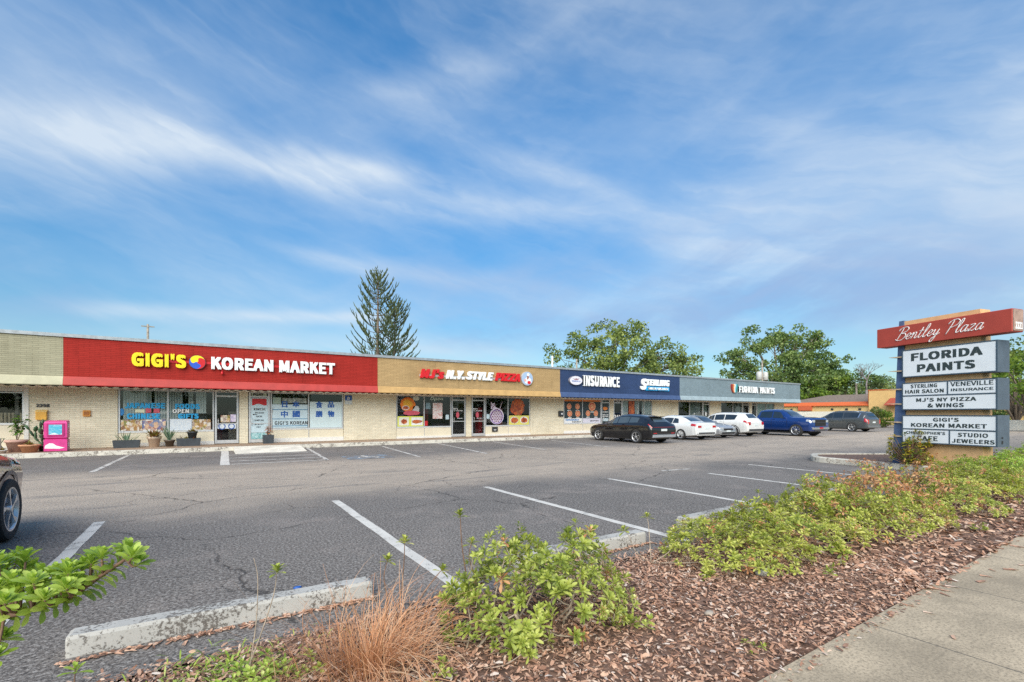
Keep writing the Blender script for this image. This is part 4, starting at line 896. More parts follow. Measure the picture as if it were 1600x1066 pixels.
M_tail = plain('tail_light_red', (.42, .008, .012), .15, var=.1, coat=1); M_head = plain('headlight_lens', (.50, .52, .53), .12, .2, var=.2, coat=1); M_amber = plain('amber_lens', (.65, .22, .03), .2, var=.1, coat=1)
M_chrome = plain('chrome', (.75, .75, .76), .15, .9, var=0); M_plate = plain('number_plate', (.62, .66, .66), .4, var=.1, scale=30)
SM = lambda a, n: a if n == 0 else SM([a[0]] + [(a[i-1]+2*a[i]+a[i+1])/4 for i in range(1, len(a)-1)] + [a[-1]], n-1)
class Shape:
    """car body surface: stations along the length, half section of nine points"""
    def __init__(s, L, st, smooth=1, N=64):
        s.L = L; ks = [k[0] for k in st]; ts = sorted(set([i/N for i in range(N+1)] + ks)); s.ts = ts
        cols = [[float(np.interp(t, ks, [k[j] for k in st])) for t in ts] for j in range(1, 6)]
        s.cols = [SM(c, smooth) for c in cols]
    def sec(s, t):
        zt, zb, wb, wr, z0 = [float(np.interp(t, s.ts, c)) for c in s.cols]
        g = max(0.0, zt-zb); gh = min(1, g/.25)
        return [(wb*.80, z0), (wb*.94, z0+.05), (wb*.965, z0+.16), (wb*.985, z0+(zb-z0)*.45), (wb*1.0, z0+(zb-z0)*.74), (wb*.97, zb-.05), (wb*.925, zb), (wr + .02, zt-.10*gh-.012), (wr-.05*gh-.03, zt-.035*gh-.003), (wr*.55, zt-.002+.012*gh), (0, zt+.012*gh)]
    def pt(s, t, v, sg=1):
        p = s.sec(t); i = min(len(p)-2, int(v)); f = v-i
        x = p[i][0]*(1-f)+p[i+1][0]*f; z = p[i][1]*(1-f)+p[i+1][1]*f
        return Vector((sg*x, s.L*(.5-t), z))
    def body(s):
        b = MB(); rings = []
        for t in s.ts:
            h = s.sec(t); y = s.L*(.5-t); rings.append([(x, y, z) for x, z in h] + [(-x, y, z) for x, z in h[-2::-1]])
        b.loft(rings, 0, True); return b
    def patch(s, mb, t0, t1, v0, v1, sg=1, off=.008, n=8, m=4, mi=0, skew=(0, 0), minh=None):
        """piece of the surface set slightly proud; skew shifts t at the top edge"""
        vs = []; fs = []
        for i in range(n+1):
            for j in range(m+1):
                f = j/m; t = (t0 + skew[0]*f) + ((t1 + skew[1]*f) - (t0 + skew[0]*f))*i/n; v = v0 + (v1-v0)*f
                p = s.pt(t, v, sg); a = s.pt(min(1, t+.004), v, sg)-s.pt(max(0, t-.004), v, sg); c = s.pt(t, min(9.999, v+.03), sg)-s.pt(t, max(0, v-.03), sg)
                nn = a.cross(c)*sg
                if nn.length < 1e-9: nn = Vector((sg, 0, 0))
                nn.normalize()
                if nn.x*sg < -.2 or (abs(nn.x) < .2 and nn.z < 0 and v > 5): nn = -nn
                vs.append(tuple(p + nn*off))
        for i in range(n):
            for j in range(m):
                a = i*(m+1)+j; q = (a, a+m+1, a+m+2, a+1); fs.append(q if sg < 0 else q[::-1])
        mb.add(vs, fs, mi, True)
    def across(s, mb, t0, t1, v0, n=6, off=.008, mi=0, bow=0.):
        vs = []; fs = []; cs = [v0 + (10-v0)*k/5 for k in range(6)]
        for i in range(n+1):
            row = []
            for sg, vv in [(1, v) for v in cs] + [(-1, v) for v in cs[-2::-1]]:
                t = t0 + (t1-t0)*i/n; p = s.pt(t, vv, sg); a = s.pt(min(1, t+.004), vv, 1)-s.pt(max(0, t-.004), vv, 1)
                nn = Vector((0, a.z, -a.y));
                if nn.z < 0: nn = -nn
                nn.normalize(); row.append(tuple(p + nn*off))
            vs += row
        k = 11
        for i in range(n):
            for j in range(k-1): a = i*k+j; fs.append((a, a+1, a+k+1, a+k))
        mb.add(vs, fs, mi, True)
def wheel(par, x, y, r, wd, style, rimm, rimr=.70):
    sg = 1 if x > 0 else -1
    b = MB(); prof = [(rimr*r, -wd/2+.01), (r*.86, -wd/2), (r*.95, -wd*.46), (r*.985, -wd*.36), (r, -wd*.2), (r, wd*.2), (r*.985, wd*.36), (r*.95, wd*.46), (r*.86, wd/2), (rimr*r, wd/2-.01), (rimr*r*.96, 0)]
    b.lathe(prof, 36, (0, 0, 0), 'X', caps=False); o = b.build('wheel', M_tyre, par, (x, y, r), sharp=40)
    q = MB(); R_ = rimr*r; d = sg*wd*.46
    q.lathe([(R_*1.01, d), (R_*.93, d*.98), (R_*.90, d*.55), (R_*.90, -d*.5)], 36, (0, 0, 0), 'X', 0, caps=False)
    q.lathe([(R_*.9, d*.35), (.001, d*.30)], 24, (0, 0, 0), 'X', 1, caps=False)
    q.lathe([(R_*.20, d*.5), (R_*.19, d*1.0), (R_*.10, d*1.06), (.001, d*1.06)], 16, (0, 0, 0), 'X', 0, caps=False)
    ns = 5 if style != 'steel' else 9
    for k in range(ns):
        for tw in ((-.16, .16) if style == 'twin' else (0,)):
            a = 2*PI*k/ns + .3; a1, a2 = a + tw*.5, a + tw*1.7 + (.22 if style == 'swirl' else 0)
            w1, w2 = (.15, .20) if style == 'star' else ((.09, .10) if style == 'twin' else ((.14, .24) if style == 'swirl' else (.09, .13)))
            def P(rr, aa, dd): return (dd, rr*math.cos(aa)*R_, rr*math.sin(aa)*R_)
            i1, i2 = w1/.36, w2/1.6
            v = [P(.16, a1-i1, d*.98), P(.16, a1+i1, d*.98), P(.55, (a1+a2)/2+w2*.32, d*.93), P(.94, a2+i2, d*.97), P(.94, a2-i2, d*.97), P(.55, (a1+a2)/2-w2*.32, d*.93)]
            v2 = [(dd - d*.28, yy, zz) for dd, yy, zz in v]
            fs = [(0, 1, 2, 5), (5, 2, 3, 4)] + [(i, (i+1) % 6, 6+(i+1) % 6, 6+i) for i in range(6)]
            q.add(v + v2, fs, 0, False)
    q.build('rim', [rimm, M_rimD], o); return o
def car(label, cat, name, loc, heading, sp):
    """heading: direction the nose points, degrees clockwise from +Y"""
    root = empty(name, (loc[0], loc[1], .004), -R(heading), label, cat); root.scale = (1, 1, sp.get('zs', .94))
    L = sp['L']; sh = Shape(L, sp['st'], sp.get('smooth', 1)); pm = sp['paint']; cl = sp.get('clad')
    body = sh.body().build('body', [pm, M_arch], root)
    r, wd = sp['r'], sp.get('wd', .23); yf, yr, tx = L*.5 - sp['fo'], -L*.5 + sp['ro'], sp['track']/2
    cut = MB()
    for yy in (yf, yr):
        for sg in (1, -1):
            x0, x1 = sorted((sg*(tx - .26), sg*1.25)); cut.lathe([(r*1.13, x0), (r*1.13, x1)], 30, (0, yy, r*1.0), 'X', 0)
    co = cut.build('cutter', [M_arch])
    bm_ = bmesh.new(); bm_.from_mesh(co.data); bmesh.ops.recalc_face_normals(bm_, faces=bm_.faces); bm_.to_mesh(co.data); bm_.free()
    bm_ = bmesh.new(); bm_.from_mesh(body.data); bmesh.ops.recalc_face_normals(bm_, faces=bm_.faces); bm_.to_mesh(body.data); bm_.free()
    md = body.modifiers.new('arches', 'BOOLEAN'); md.operation = 'DIFFERENCE'; md.object = co; md.solver = 'EXACT'
    try: md.material_mode = 'TRANSFER'
    except Exception: pass
    dg = bpy.context.evaluated_depsgraph_get(); me = bpy.data.meshes.new_from_object(body.evaluated_get(dg))
    body.modifiers.clear(); old = body.data; body.data = me; bpy.data.meshes.remove(old); bpy.data.objects.remove(co)
    me.set_sharp_from_angle(angle=R(32))
    for yy in (yf, yr):
        for sg in (1, -1): wheel(root, sg*(tx - wd*.5 + .02), yy, r, wd, sp.get('style', 'star'), sp.get('rimm', M_rimA))
        if cl:
            for sg in (1, -1):
                a = MB(); n = 18; vs = []; fs = []
                for i in range(n+1):
                    an = R(-8) + (PI + R(16))*i/n
                    for rr in (r*1.12, r*1.26):
                        y_, z_ = yy + rr*math.cos(an), r + rr*math.sin(an); t = .5 - y_/L
                        s_ = sh.sec(min(1, max(0, t))); zz = max(z_, s_[0][1]+.01); xs_ = float(np.interp(zz, [q[1] for q in s_[:7]], [q[0] for q in s_[:7]]))
                        vs.append((sg*(xs_+.012), y_, zz))
                    if i: q = (2*i-2, 2*i-1, 2*i+1, 2*i); fs.append(q if sg > 0 else q[::-1])
                a.add(vs, fs, 0, True); a.build('wheel_arch_trim', cl, root)
    gm = sp.get('glass', M_cglass)
    for sg in (1, -1):
        for (t0, t1, k0, k1) in sp['win']:
            g = MB(); sh.patch(g, t0, t1, 6.12, 6.93, sg, .007, 10, 4, 0, (k0, k1)); g.build('side_window', gm, root)
        if cl:
            c = MB(); sh.patch(c, .5-(yf-r*1.26)/L, .5-(yr+r*1.26)/L, .3, 2.35, sg, .012, 8, 4); c.build('sill_cladding', cl, root)
        g = MB()
        for t in sp.get('seams', ()): sh.patch(g, t-.0016, t+.0016, 2.4, 6.0, sg, .003, 1, 10)
        g.build('door_seam', M_arch, root)
        for t in sp.get('handles', ()):
            h = MB(); p = sh.pt(t, 5.2, sg); h.box(p.x-.012, p.x+.022*sg if sg > 0 else p.x+.012, p.y-.09, p.y+.09, p.z-.015, p.z+.015) if sg > 0 else h.box(p.x-.022, p.x+.012, p.y-.09, p.y+.09, p.z-.015, p.z+.015)
            h.build('door_handle', sp.get('handlem', pm), root)
        p = sh.pt(sp['mir'], 6.2, sg); m_ = MB()
        m_.loft([[(p.x + sg*.03, p.y-.03, p.z+.02), (p.x + sg*.03, p.y+.05, p.z+.03), (p.x + sg*.03, p.y+.05, p.z+.12), (p.x + sg*.03, p.y-.03, p.z+.13)], [(p.x + sg*.20, p.y-.02, p.z+.03), (p.x + sg*.20, p.y+.03, p.z+.045), (p.x + sg*.20, p.y+.03, p.z+.14), (p.x + sg*.20, p.y-.02, p.z+.155)]], 0, False)
        m_.box(min(p.x-.03*sg, p.x+.05*sg), max(p.x-.03*sg, p.x+.05*sg), p.y, p.y+.03, p.z+.02, p.z+.06); m_.build('mirror', sp.get('mirm', pm), root)
        for (nm, t0, t1, v0, v1, k0, k1, mm) in sp.get('lamps', ()):
            l = MB(); sh.patch(l, t0, t1, v0, v1, sg, .010, 6, 4, 0, (k0, k1)); l.build(nm, mm, root)
        if sp.get('rails'):
            q = MB(); q.tube([tuple(sh.pt(t, 8.1, sg) + Vector((0, 0, .03 if 0 < i < 5 else .0))) for i, t in enumerate(np.linspace(*sp['rails'], 6))], .016, 6); q.build('roof_rail', sp.get('railm', M_rimA), root)
    g = MB(); sh.across(g, *sp['ws'], 8.55); g.build('windscreen', gm, root)
    g = MB(); sh.across(g, *sp['rw'], 8.65); g.build('rear_window', gm, root)
    for (nm, x0, x1, y, z0, z1, mm) in sp.get('front', ()):
        q = MB(); q.bbox(x0, x1, L/2-.06, L/2+y, z0, z1, min(.008, (z1-z0)*.2)); q.build(nm, mm, root)
    for (nm, x0, x1, y, z0, z1, mm) in sp.get('rear', ()):
        q = MB(); q.bbox(x0, x1, -L/2-y, -L/2+.06, z0, z1, min(.008, (z1-z0)*.2)); q.build(nm, mm, root)
    u = MB(); u.box(-sp['track']/2+.18, sp['track']/2-.18, -L*.42, L*.42, .2, .32); u.build('underbody', M_arch, root)
    if sp.get('spoiler'):
        t0, t1, up = sp['spoiler']; q = MB(); a, c = sh.pt(t0, 8.6, 1), sh.pt(t1, 8.6, 1)
        q.loft([[(-a.x, a.y, a.z+.012), (a.x, a.y, a.z+.012), (a.x, a.y, a.z-.03), (-a.x, a.y, a.z-.03)], [(-a.x*.98, c.y, a.z+up), (a.x*.98, c.y, a.z+up), (a.x*.98, c.y, a.z+up-.035), (-a.x*.98, c.y, a.z+up-.035)]], 0, False); q.build('spoiler', sp.get('spm', pm), root)
    return root
# stations: t, top z, belt z, half width at belt, half width of roof, bottom z   (t = 0 nose, 1 tail)
ST_SUV = [(0, .78, .72, .70, .58, .34), (.012, .90, .80, .80, .64, .27), (.05, .99, .90, .885, .72, .23), (.15, 1.06, .97, .925, .76, .22), (.255, 1.12, 1.03, .935, .78, .22), (.30, 1.24, 1.04, .935, .74, .22), (.40, 1.53, 1.05, .935, .66, .22), (.47, 1.63, 1.06, .935, .635, .22), (.58, 1.66, 1.07, .935, .63, .22), (.75, 1.64, 1.09, .935, .62, .22), (.86, 1.59, 1.12, .93, .60, .23), (.90, 1.53, 1.12, .925, .61, .24), (.955, 1.22, 1.10, .91, .68, .27), (.975, 1.10, 1.04, .90, .72, .29), (.992, 1.02, .96, .88, .72, .33), (1, .96, .90, .84, .70, .38)]
ST_BLACK = [(0, .76, .70, .70, .58, .33), (.012, .86, .78, .80, .64, .26), (.05, .94, .86, .885, .72, .22), (.15, 1.02, .95, .93, .76, .21), (.26, 1.08, 1.01, .94, .78, .21), (.31, 1.20, 1.02, .94, .74, .21), (.42, 1.50, 1.04, .94, .65, .21), (.50, 1.60, 1.05, .94, .62, .21), (.60, 1.62, 1.07, .94, .61, .21), (.75, 1.58, 1.11, .94, .60, .21), (.86, 1.50, 1.14, .935, .58, .22), (.905, 1.42, 1.14, .93, .59, .23), (.965, 1.15, 1.08, .915, .68, .27), (.98, 1.07, 1.01, .90, .70, .30), (.993, 1.00, .94, .88, .70, .34), (1, .93, .87, .84, .68, .40)]
ST_SEDAN = [(0, .62, .58, .66, .55, .30), (.012, .72, .66, .76, .62, .22), (.05, .80, .73, .86, .70, .18), (.15, .90, .82, .905, .74, .17), (.265, .97, .89, .915, .76, .17), (.31, 1.08, .90, .915, .72, .17), (.39, 1.33, .91, .915, .62, .17), (.46, 1.43, .92, .915, .585, .17), (.55, 1.46, .93, .915, .58, .17), (.66, 1.43, .945, .915, .575, .17), (.75, 1.33, .96, .915, .58, .18), (.84, 1.12, .97, .91, .66, .20), (.885, 1.04, .98, .905, .72, .21), (.95, 1.03, .97, .89, .72, .24), (.985, 1.01, .95, .86, .70, .28), (1, .94, .88, .80, .66, .36)]
ST_TRUCK = [(0, 1.00, .90, .80, .66, .45), (.006, 1.20, 1.06, .92, .76, .38), (.022, 1.29, 1.16, .98, .82, .35), (.12, 1.33, 1.21, 1.0, .85, .36), (.245, 1.35, 1.22, 1.0, .86, .38), (.28, 1.45, 1.22, 1.0, .79, .38), (.335, 1.72, 1.20, 1.0, .72, .38), (.39, 1.86, 1.20, 1.0, .70, .38), (.47, 1.90, 1.21, 1.0, .69, .38), (.60, 1.88, 1.22, 1.0, .69, .38), (.645, 1.82, 1.22, 1.0, .70, .38), (.668, 1.36, 1.24, 1.0, .88, .38), (.675, 1.30, 1.25, 1.0, .92, .38), (.80, 1.30, 1.25, 1.0, .92, .42), (.985, 1.31, 1.26, .995, .91, .46), (1, 1.28, 1.22, .96, .90, .50)]
SUVW = [(.325, .475, .075, .0), (.487, .635, 0, 0), (.647, .80, 0, .02)]
ROOTSUV = dict(L=4.75, st=ST_SUV, r=.355, fo=.90, ro=.98, track=1.86, win=SUVW, seams=(.30, .482, .64), handles=(.445, .605), mir=.335, ws=(.275, .455), rw=(.905, .95), clad=M_clad, rails=(.46, .84))
# black crossover, rear three-quarter
black = paint('paint_black', (.006, .006, .007), .12, 0)
sp = dict(ROOTSUV, st=ST_BLACK, paint=black, r=.37, style='star', zs=.89, rimm=M_rimA, win=[(.335, .49, .085, .0), (.50, .66, 0, 0), (.67, .80, 0, -.01)], ws=(.285, .485), rw=(.912, .958), glass=M_cglass2, rails=None, clad=black,
    lamps=[('tail_light', .955, .997, 5.2, 5.9, 0, 0, M_tail)], spoiler=(.855, .93, .005),
    rear=[('light_bar', -.70, .70, .018, .905, .928, plain('dim_red', (.22, .01, .015), .2, var=.1, coat=1)), ('number_plate', -.20, .20, .02, .70, .82, M_plate), ('lower_bumper', -.78, .78, .03, .36, .50, plain('bumper_silver', (.42, .43, .45), .35, .5, var=.05)), ('reflector', -.72, -.50, .022, .56, .60, M_tail), ('reflector', .50, .72, .022, .56, .60, M_tail), ('valance', -.74, .74, .018, .51, .55, M_clad)])
car('glossy black crossover parked nose in, first of the row by the insurance shop', 'car', 'parked_car', (18.85, 17.65), 3, sp)
# white sedan
white = paint('paint_white', (.70, .71, .71), .3, 0)
SED = dict(L=4.8, st=ST_SEDAN, r=.33, wd=.21, fo=.95, ro=1.05, track=1.82, win=[(.33, .475, .09, 0), (.487, .63, 0, 0), (.64, .735, 0, -.035)], seams=(.31, .482, .64), handles=(.445, .60), mir=.34, ws=(.285, .445), rw=(.715, .85))
sp = dict(SED, paint=white, style='swirl', lamps=[('tail_light', .925, .992, 4.4, 5.9, 0, 0, M_tail)],
    rear=[('number_plate', -.18, .18, .012, .66, .78, M_plate), ('tail_light', -.74, -.46, .014, .74, .86, M_tail), ('tail_light', .46, .74, .014, .74, .86, M_tail), ('valance', -.66, .66, .012, .37, .46, M_clad)])
car('white saloon car parked nose in right beside the black crossover', 'car', 'parked_car', (23.45, 18.45), 4, sp)
# silver low car, nose out
sp = dict(SED, paint=paint('paint_silver', (.42, .43, .45), .3, .5), style='star', lamps=[('headlight', .012, .10, 4.6, 5.9, 0, 0, M_head)],
    front=[('grille', -.42, .42, .02, .50, .62, M_arch), ('number_plate', -.18, .18, .035, .40, .50, M_plate), ('lower_intake', -.58, .58, .016, .28, .38, M_arch), ('headlight', -.68, -.44, .008, .60, .68, M_head), ('headlight', .44, .68, .008, .60, .68, M_head)])
car('low silver grey car backed in nose out between two white cars', 'car', 'parked_car', (26.5, 19.1), 184, sp)
# white compact SUV
sp = dict(ROOTSUV, paint=paint('paint_white_pearl', (.72, .72, .70), .3, 0), style='star', rimm=M_rimA, lamps=[('tail_light', .935, .990, 4.6, 6.0, 0, .01, M_tail)], rw=(.90, .952),
    rear=[('tail_light', -.80, -.58, .012, .80, 1.0, M_tail), ('tail_light', .58, .80, .012, .80, 1.0, M_tail), ('number_plate', -.18, .18, .02, .74, .86, M_plate), ('lower_bumper', -.76, .76, .025, .38, .52, M_clad)])
car('tall white sport utility with big red tail lamps beside the blue pickup', 'car', 'parked_car', (29.55, 19.15), 2, sp)
# blue pickup, nose out
blue = paint('paint_blue', (.010, .045, .20), .2, .3)
sp = dict(L=5.75, st=ST_TRUCK, smooth=0, zs=.93, r=.43, wd=.28, fo=.98, ro=1.25, track=2.0, paint=blue, clad=blue, win=[(.30, .462, .075, 0), (.475, .632, 0, -.008)], seams=(.275, .468, .642), handles=(.435, .60), mir=.305, ws=(.255, .385), rw=(.648, .664), style='steel',
    lamps=[('headlight', .006, .055, 4.5, 5.95, 0, 0, M_head), ('tail_light', .975, .997, 3.6, 6.0, 0, 0, M_tail)],
    front=[('grille', -.54, .54, .03, .74, 1.17, M_arch), ('grille_bar', -.50, .50, .045, .93, .98, M_rimD), ('chrome_bumper', -.84, .84, .07, .50, .64, M_chrome), ('number_plate', -.18, .18, .085, .54, .64, M_tail), ('headlight', -.80, -.56, .012, .98, 1.14, M_head), ('headlight', .56, .80, .012, .98, 1.14, M_head), ('skid_plate', -.6, .6, .03, .40, .49, M_clad)])
tr = car('dark blue crew cab pickup backed in nose out', 'pickup', 'pickup_truck', (33.3, 17.4), 187, sp)
b = MB(); b.box(-.84, .84, -2.78, -1.02, 1.312, 1.322); b.build('bed_cover', M_clad, tr)
# grey SUV
grey = paint('paint_grey', (.10, .115, .125), .25, .5)
ST_BIG = [(t, zt*1.045+(.02 if t > .3 else 0), zb*1.03, wb*1.04, wr*1.06, z0) for t, zt, zb, wb, wr, z0 in ST_SUV]
ST_BIG = [s_ for s_ in ST_BIG if s_[0] < .9 or s_[0] > .98]; ST_BIG[-2:-2] = [(.91, 1.66, 1.14, .965, .64, .24), (.935, 1.58, 1.14, .96, .66, .25), (.972, 1.20, 1.10, .945, .74, .28)]
sp = dict(ROOTSUV, zs=.97, L=5.0, st=ST_BIG, paint=grey, r=.39, fo=.95, ro=1.12, track=1.96, style='star', clad=grey, win=[(.325, .46, .075, 0), (.472, .62, 0, 0), (.635, .85, 0, .012)],
    lamps=[('tail_light', .955, .993, 3.8, 6.0, 0, 0, M_tail), ('window_trim', .853, .868, 6.05, 6.98, .012, .016, M_chrome)], rw=(.938, .968),
    rear=[('tail_light', -.84, -.70, .012, .68, 1.02, M_tail), ('tail_light', .70, .84, .012, .68, 1.02, M_tail), ('number_plate', -.18, .18, .02, .74, .86, M_plate), ('lower_bumper', -.80, .80, .025, .38, .52, plain('bumper_satin', (.22, .23, .24), .35, .5, var=.05))])
car('dark grey three row sport utility parked alone near the yellow building', 'car', 'parked_car', (45.1, 18.3), 8, sp)
# brown SUV at the frame edge, backed into the near stall
brown = paint('paint_brown', (.15, .075, .065), .2, .5)
sp = dict(ROOTSUV, zs=1.0, paint=brown, r=.365, track=1.88, style='swirl', rimm=M_rimA, clad=plain('cladding_taupe', (.16, .12, .11), .5, var=.1), lamps=[('headlight', .015, .11, 4.9, 6.1, 0, 0, M_head), ('fog_lamp', .012, .03, 2.3, 3.2, 0, 0, M_amber)],
    front=[('grille', -.45, .45, .02, .56, .80, M_arch), ('number_plate', -.18, .18, .035, .48, .58, M_plate), ('lower_intake', -.6, .6, .015, .34, .44, M_arch)])
car('brown crossover backed into the near stall with only its front wheel in view', 'car', 'parked_car', (-2.93, 6.36), 0, sp)
# ------------------------------------------------------------------ trees and distance
M_bark = plain('bark', (.16, .125, .095), .9, var=.35, scale=6); M_bark2 = plain('pale_bark', (.30, .26, .21), .9, var=.3, scale=4)
OAK = leafmat('oak_leaf', [(0, (.04, .07, .025)), (.3, (.11, .16, .045)), (.6, (.24, .30, .075)), (.85, (.36, .41, .12)), (1, (.46, .48, .20))], .3, .6, .16)
OAK2 = leafmat('oak_leaf_dark', [(0, (.04, .075, .025)), (.35, (.105, .175, .05)), (.7, (.22, .30, .09)), (1, (.36, .43, .17))], .3, .6, .16)
LIME = leafmat('bright_leaf', [(0, (.05, .10, .015)), (.4, (.12, .20, .025)), (.8, (.22, .30, .04)), (1, (.36, .40, .08))], .3, .6, .2)
NEED = leafmat('pine_needle', [(0, (.035, .05, .028)), (.5, (.08, .11, .05)), (1, (.17, .19, .08))], .08, .8, .3)
def leaf_cards(mb, cs, per, rad, size, seed, flat=.7):
    rs = np.random.RandomState(seed)
    for (c, k) in cs:
        n = int(per*k*k)
        d = rs.normal(0, 1, (n, 3)); d /= np.linalg.norm(d, axis=1)[:, None]; q = rs.uniform(.25, 1, n)**.55
        P = np.array(c) + d*q[:, None]*rad*k*np.array([1, 1, flat])
        u = rs.normal(0, 1, (n, 3)); u /= np.linalg.norm(u, axis=1)[:, None]; v = np.cross(u, d + rs.normal(0, .5, (n, 3))); v /= np.linalg.norm(v, axis=1)[:, None]
        s = size*rs.uniform(.6, 1.35, n)[:, None]
        A, B, C, D = P-u*s*.5, P+v*s*.32, P+u*s*.5, P-v*s*.32
        o = len(mb.v); mb.v.extend(map(tuple, np.stack([A, B, C, D], 1).reshape(-1, 3).tolist()))
        mb.f.extend([(o+4*i, o+4*i+1, o+4*i+2, o+4*i+3) for i in range(n)]); mb.m.extend([0]*n); mb.s.extend([False]*n)
def broad_tree(name, label, cat, loc, H, W, seed, ncl=90, per=70, leaf=.34, rad=1.25, base=.35, mat=None, bark=None, group=None, dome=1.0, lobes=None):
    r = random.Random(seed); o = empty(name, loc, 0, label, cat, group); tr = MB(); cs = []
    fork = H*base*.75; tr.tube([(0, 0, -.3), (r.uniform(-.2, .2), 0, fork*.5), (0, 0, fork)], [H*.036, H*.028, H*.024], 9)
    nl = 8
    cl = lobes or [(math.cos(2*PI*i/nl + r.uniform(-.3, .3))*W*.5*r.uniform(.55, .85), math.sin(2*PI*i/nl)*W*.5*r.uniform(.5, .85), H*r.uniform(base+.15, .86)) for i in range(nl)] + [(r.uniform(-.1, .1)*W, 0, H*.9)]
    for (lx, ly, lz) in cl:
        tip = Vector((lx, ly, lz)); mid = Vector((lx*.35, ly*.35, fork + (lz-fork)*.55))
        tr.tube([(0, 0, fork*.9), tuple(mid), tuple(mid.lerp(tip, .55) + Vector((0, 0, .03*H))), tuple(tip)], [H*.016, H*.011, H*.007, H*.003], 6)
        for k in range(max(3, ncl//len(cl))):
            d = Vector((r.gauss(0, 1), r.gauss(0, 1), r.gauss(0, .75))); q = tip + d.normalized()*r.uniform(.1, 1)*W*.19
            env = (q.x/(W*.52))**2 + (q.y/(W*.52))**2 + ((q.z-H*.52)/(H*.5))**2
            if env > 1.08 or q.z < H*base*.85: continue
            cs.append((tuple(q), r.uniform(.55, 1.15)))
            if r.random() < .55: tr.tube([tuple(mid.lerp(tip, r.uniform(.3, .9))), tuple(q)], [H*.004, H*.0015], 4)
    tr.build('trunk', bark or M_bark, o)
    b = MB(); leaf_cards(b, cs, per, rad, leaf, seed); b.build('crown', mat or OAK, o); return o
def vec(x, d):   # ground point seen at bearing of pixel column x and distance d along the view
    u = (x-800)/730.4; return (d*(.8409*u + .5411), d*(-.5411*u + .8409), 0)
# tall twin pine with whorled branches behind the market
def norfolk(label, loc, H1, H2, off):
    o = empty('norfolk_pine', loc, 0, label, 'tree'); tr = MB(); fo = MB(); r = random.Random(5)
    for (H, ox, oy, z0, rmax) in ((H1, 0, 0, 4.5, 2.9), (H2, off[0], off[1], 6.4, 2.3)):
        if ox: tr.tube([(0, 0, 3.2), (ox*.75, oy*.75, 5.6), (ox, oy, 8.0), (ox, oy, H)], [.17, .15, .12, .03], 7)
        else: tr.tube([(0, 0, -.3), (0, 0, H*.5), (.05, 0, H)], [.26, .17, .03], 8)
        z = z0; k = 0
        while z < H-.25:
            f = (z-z0)/(H-z0); Rm = rmax*(1-f)**.48*r.uniform(.82, 1.08) + .18
            nb_ = 6 if Rm > .8 else 5
            for i in range(nb_):
                if r.random() < .18: continue
                a = 2*PI*(i + r.uniform(-.25, .25))/nb_ + k*.6; L = Rm*r.uniform(.8, 1.1); up = .50 + .5*f
                pts = []
                for j in range(7):
                    t_ = j/6; rad = L*t_; h = -.06*L*math.sin(PI*t_*.9) + up*L*(t_**1.9)
                    pts.append(Vector((ox*(min(1, z/7.5) if ox else 1) + math.cos(a)*rad, oy*(min(1, z/7.5) if oy else 1) + math.sin(a)*rad, z + h)))
                tr.tube(pts, [.035, .03, .027, .022, .018, .012, .006], 4)
                # foliage ropes: tip and short side ropes swept forward and up
                fo.tube(pts[3:], [.04, .065, .065, .03], 5, smooth=False)
                for j in range(3, 7):
                    for sg in (-1, 1):
                        if r.random() < .15: continue
                        p = pts[j]; d = (pts[j]-pts[j-1]).normalized(); sd = Vector((-math.sin(a), math.cos(a), 0))*sg
                        l = min(.75, L*.34)*r.uniform(.6, 1.15); q1 = p + (d*.75 + sd*.65 + Vector((0, 0, .18)))*l*.55; q2 = q1 + (d*.8 + sd*.25 + Vector((0, 0, .5)))*l*.5
                        fo.tube([p, q1, q2], [.028, .050, .018], 4, smooth=False)
            z += .72*(1-.35*f)*r.uniform(.9, 1.1); k += 1
        fo.tube([(ox, oy, H-.6), (ox, oy, H+.15)], [.14, .04], 5, smooth=False)
    tr.build('trunk', M_bark, o); fo.build('crown', NEED, o); return o
norfolk('tall dark twin topped pine with whorled upswept branches behind the market', vec(590, 48), 15.8, 12.9, (1.55, -.75))
L1 = [(-9.0, 0, 7.2), (-6.6, -1, 10.2), (-7.8, 2, 6.5), (-3.2, 1, 12.0), (-2.6, -3, 9.0), (0, 0, 13.4), (1.0, -3, 10), (3.2, 1, 12.6), (4.0, -3, 9), (6.2, 0, 11.0), (7.6, 2, 8.6), (9.4, 0, 9.2), (10.6, 0, 6.6), (8.2, -3, 6.2), (-5, -3, 6.5), (0, -4, 6.8), (4.5, -4, 6.4)]
def rot_lobes(l, x):   # spread lobes across the line of sight
    a = math.atan2(-.5411*1, .8409); return [(p[0]*math.cos(a) - p[1]*math.sin(a), p[0]*math.sin(a) + p[1]*math.cos(a), p[2]) for p in l]
broad_tree('oak_tree', 'wide spreading oak rising above the navy fascia', 'tree', vec(962, 70), 14.6, 25, 11, 300, 78, .40, 1.15, .28, OAK, lobes=rot_lobes(L1, 0))
L2 = [(-8.0, 0, 12.2), (-7.2, 1, 9.6), (-4.2, 0, 13.4), (-1.0, 0, 15.6), (1.6, 1, 15.0), (3.4, 0, 13.2), (6.6, 0, 15.2), (8.4, 0, 15.6), (5.6, 1, 12.2), (-5.5, -2, 7.4), (-2.6, -3, 9.0), (0, -3, 11), (2.6, -3, 9.2), (5.6, -2, 8.2), (8.2, -2, 8.6), (-7, -2, 5), (-3.6, -4, 5.2), (0.4, -4, 6.4), (4, -4, 5.4), (7.5, -3, 5.2), (9.6, -1, 6.2), (9.0, 0, 9.6)]
broad_tree('oak_tree', 'tall leaning oak with a bare forked limb right of the grey blue fascia', 'tree', vec(1216, 85), 17.0, 22, 12, 370, 80, .46, 1.3, .22, OAK2, M_bark2, lobes=rot_lobes(L2, 0))
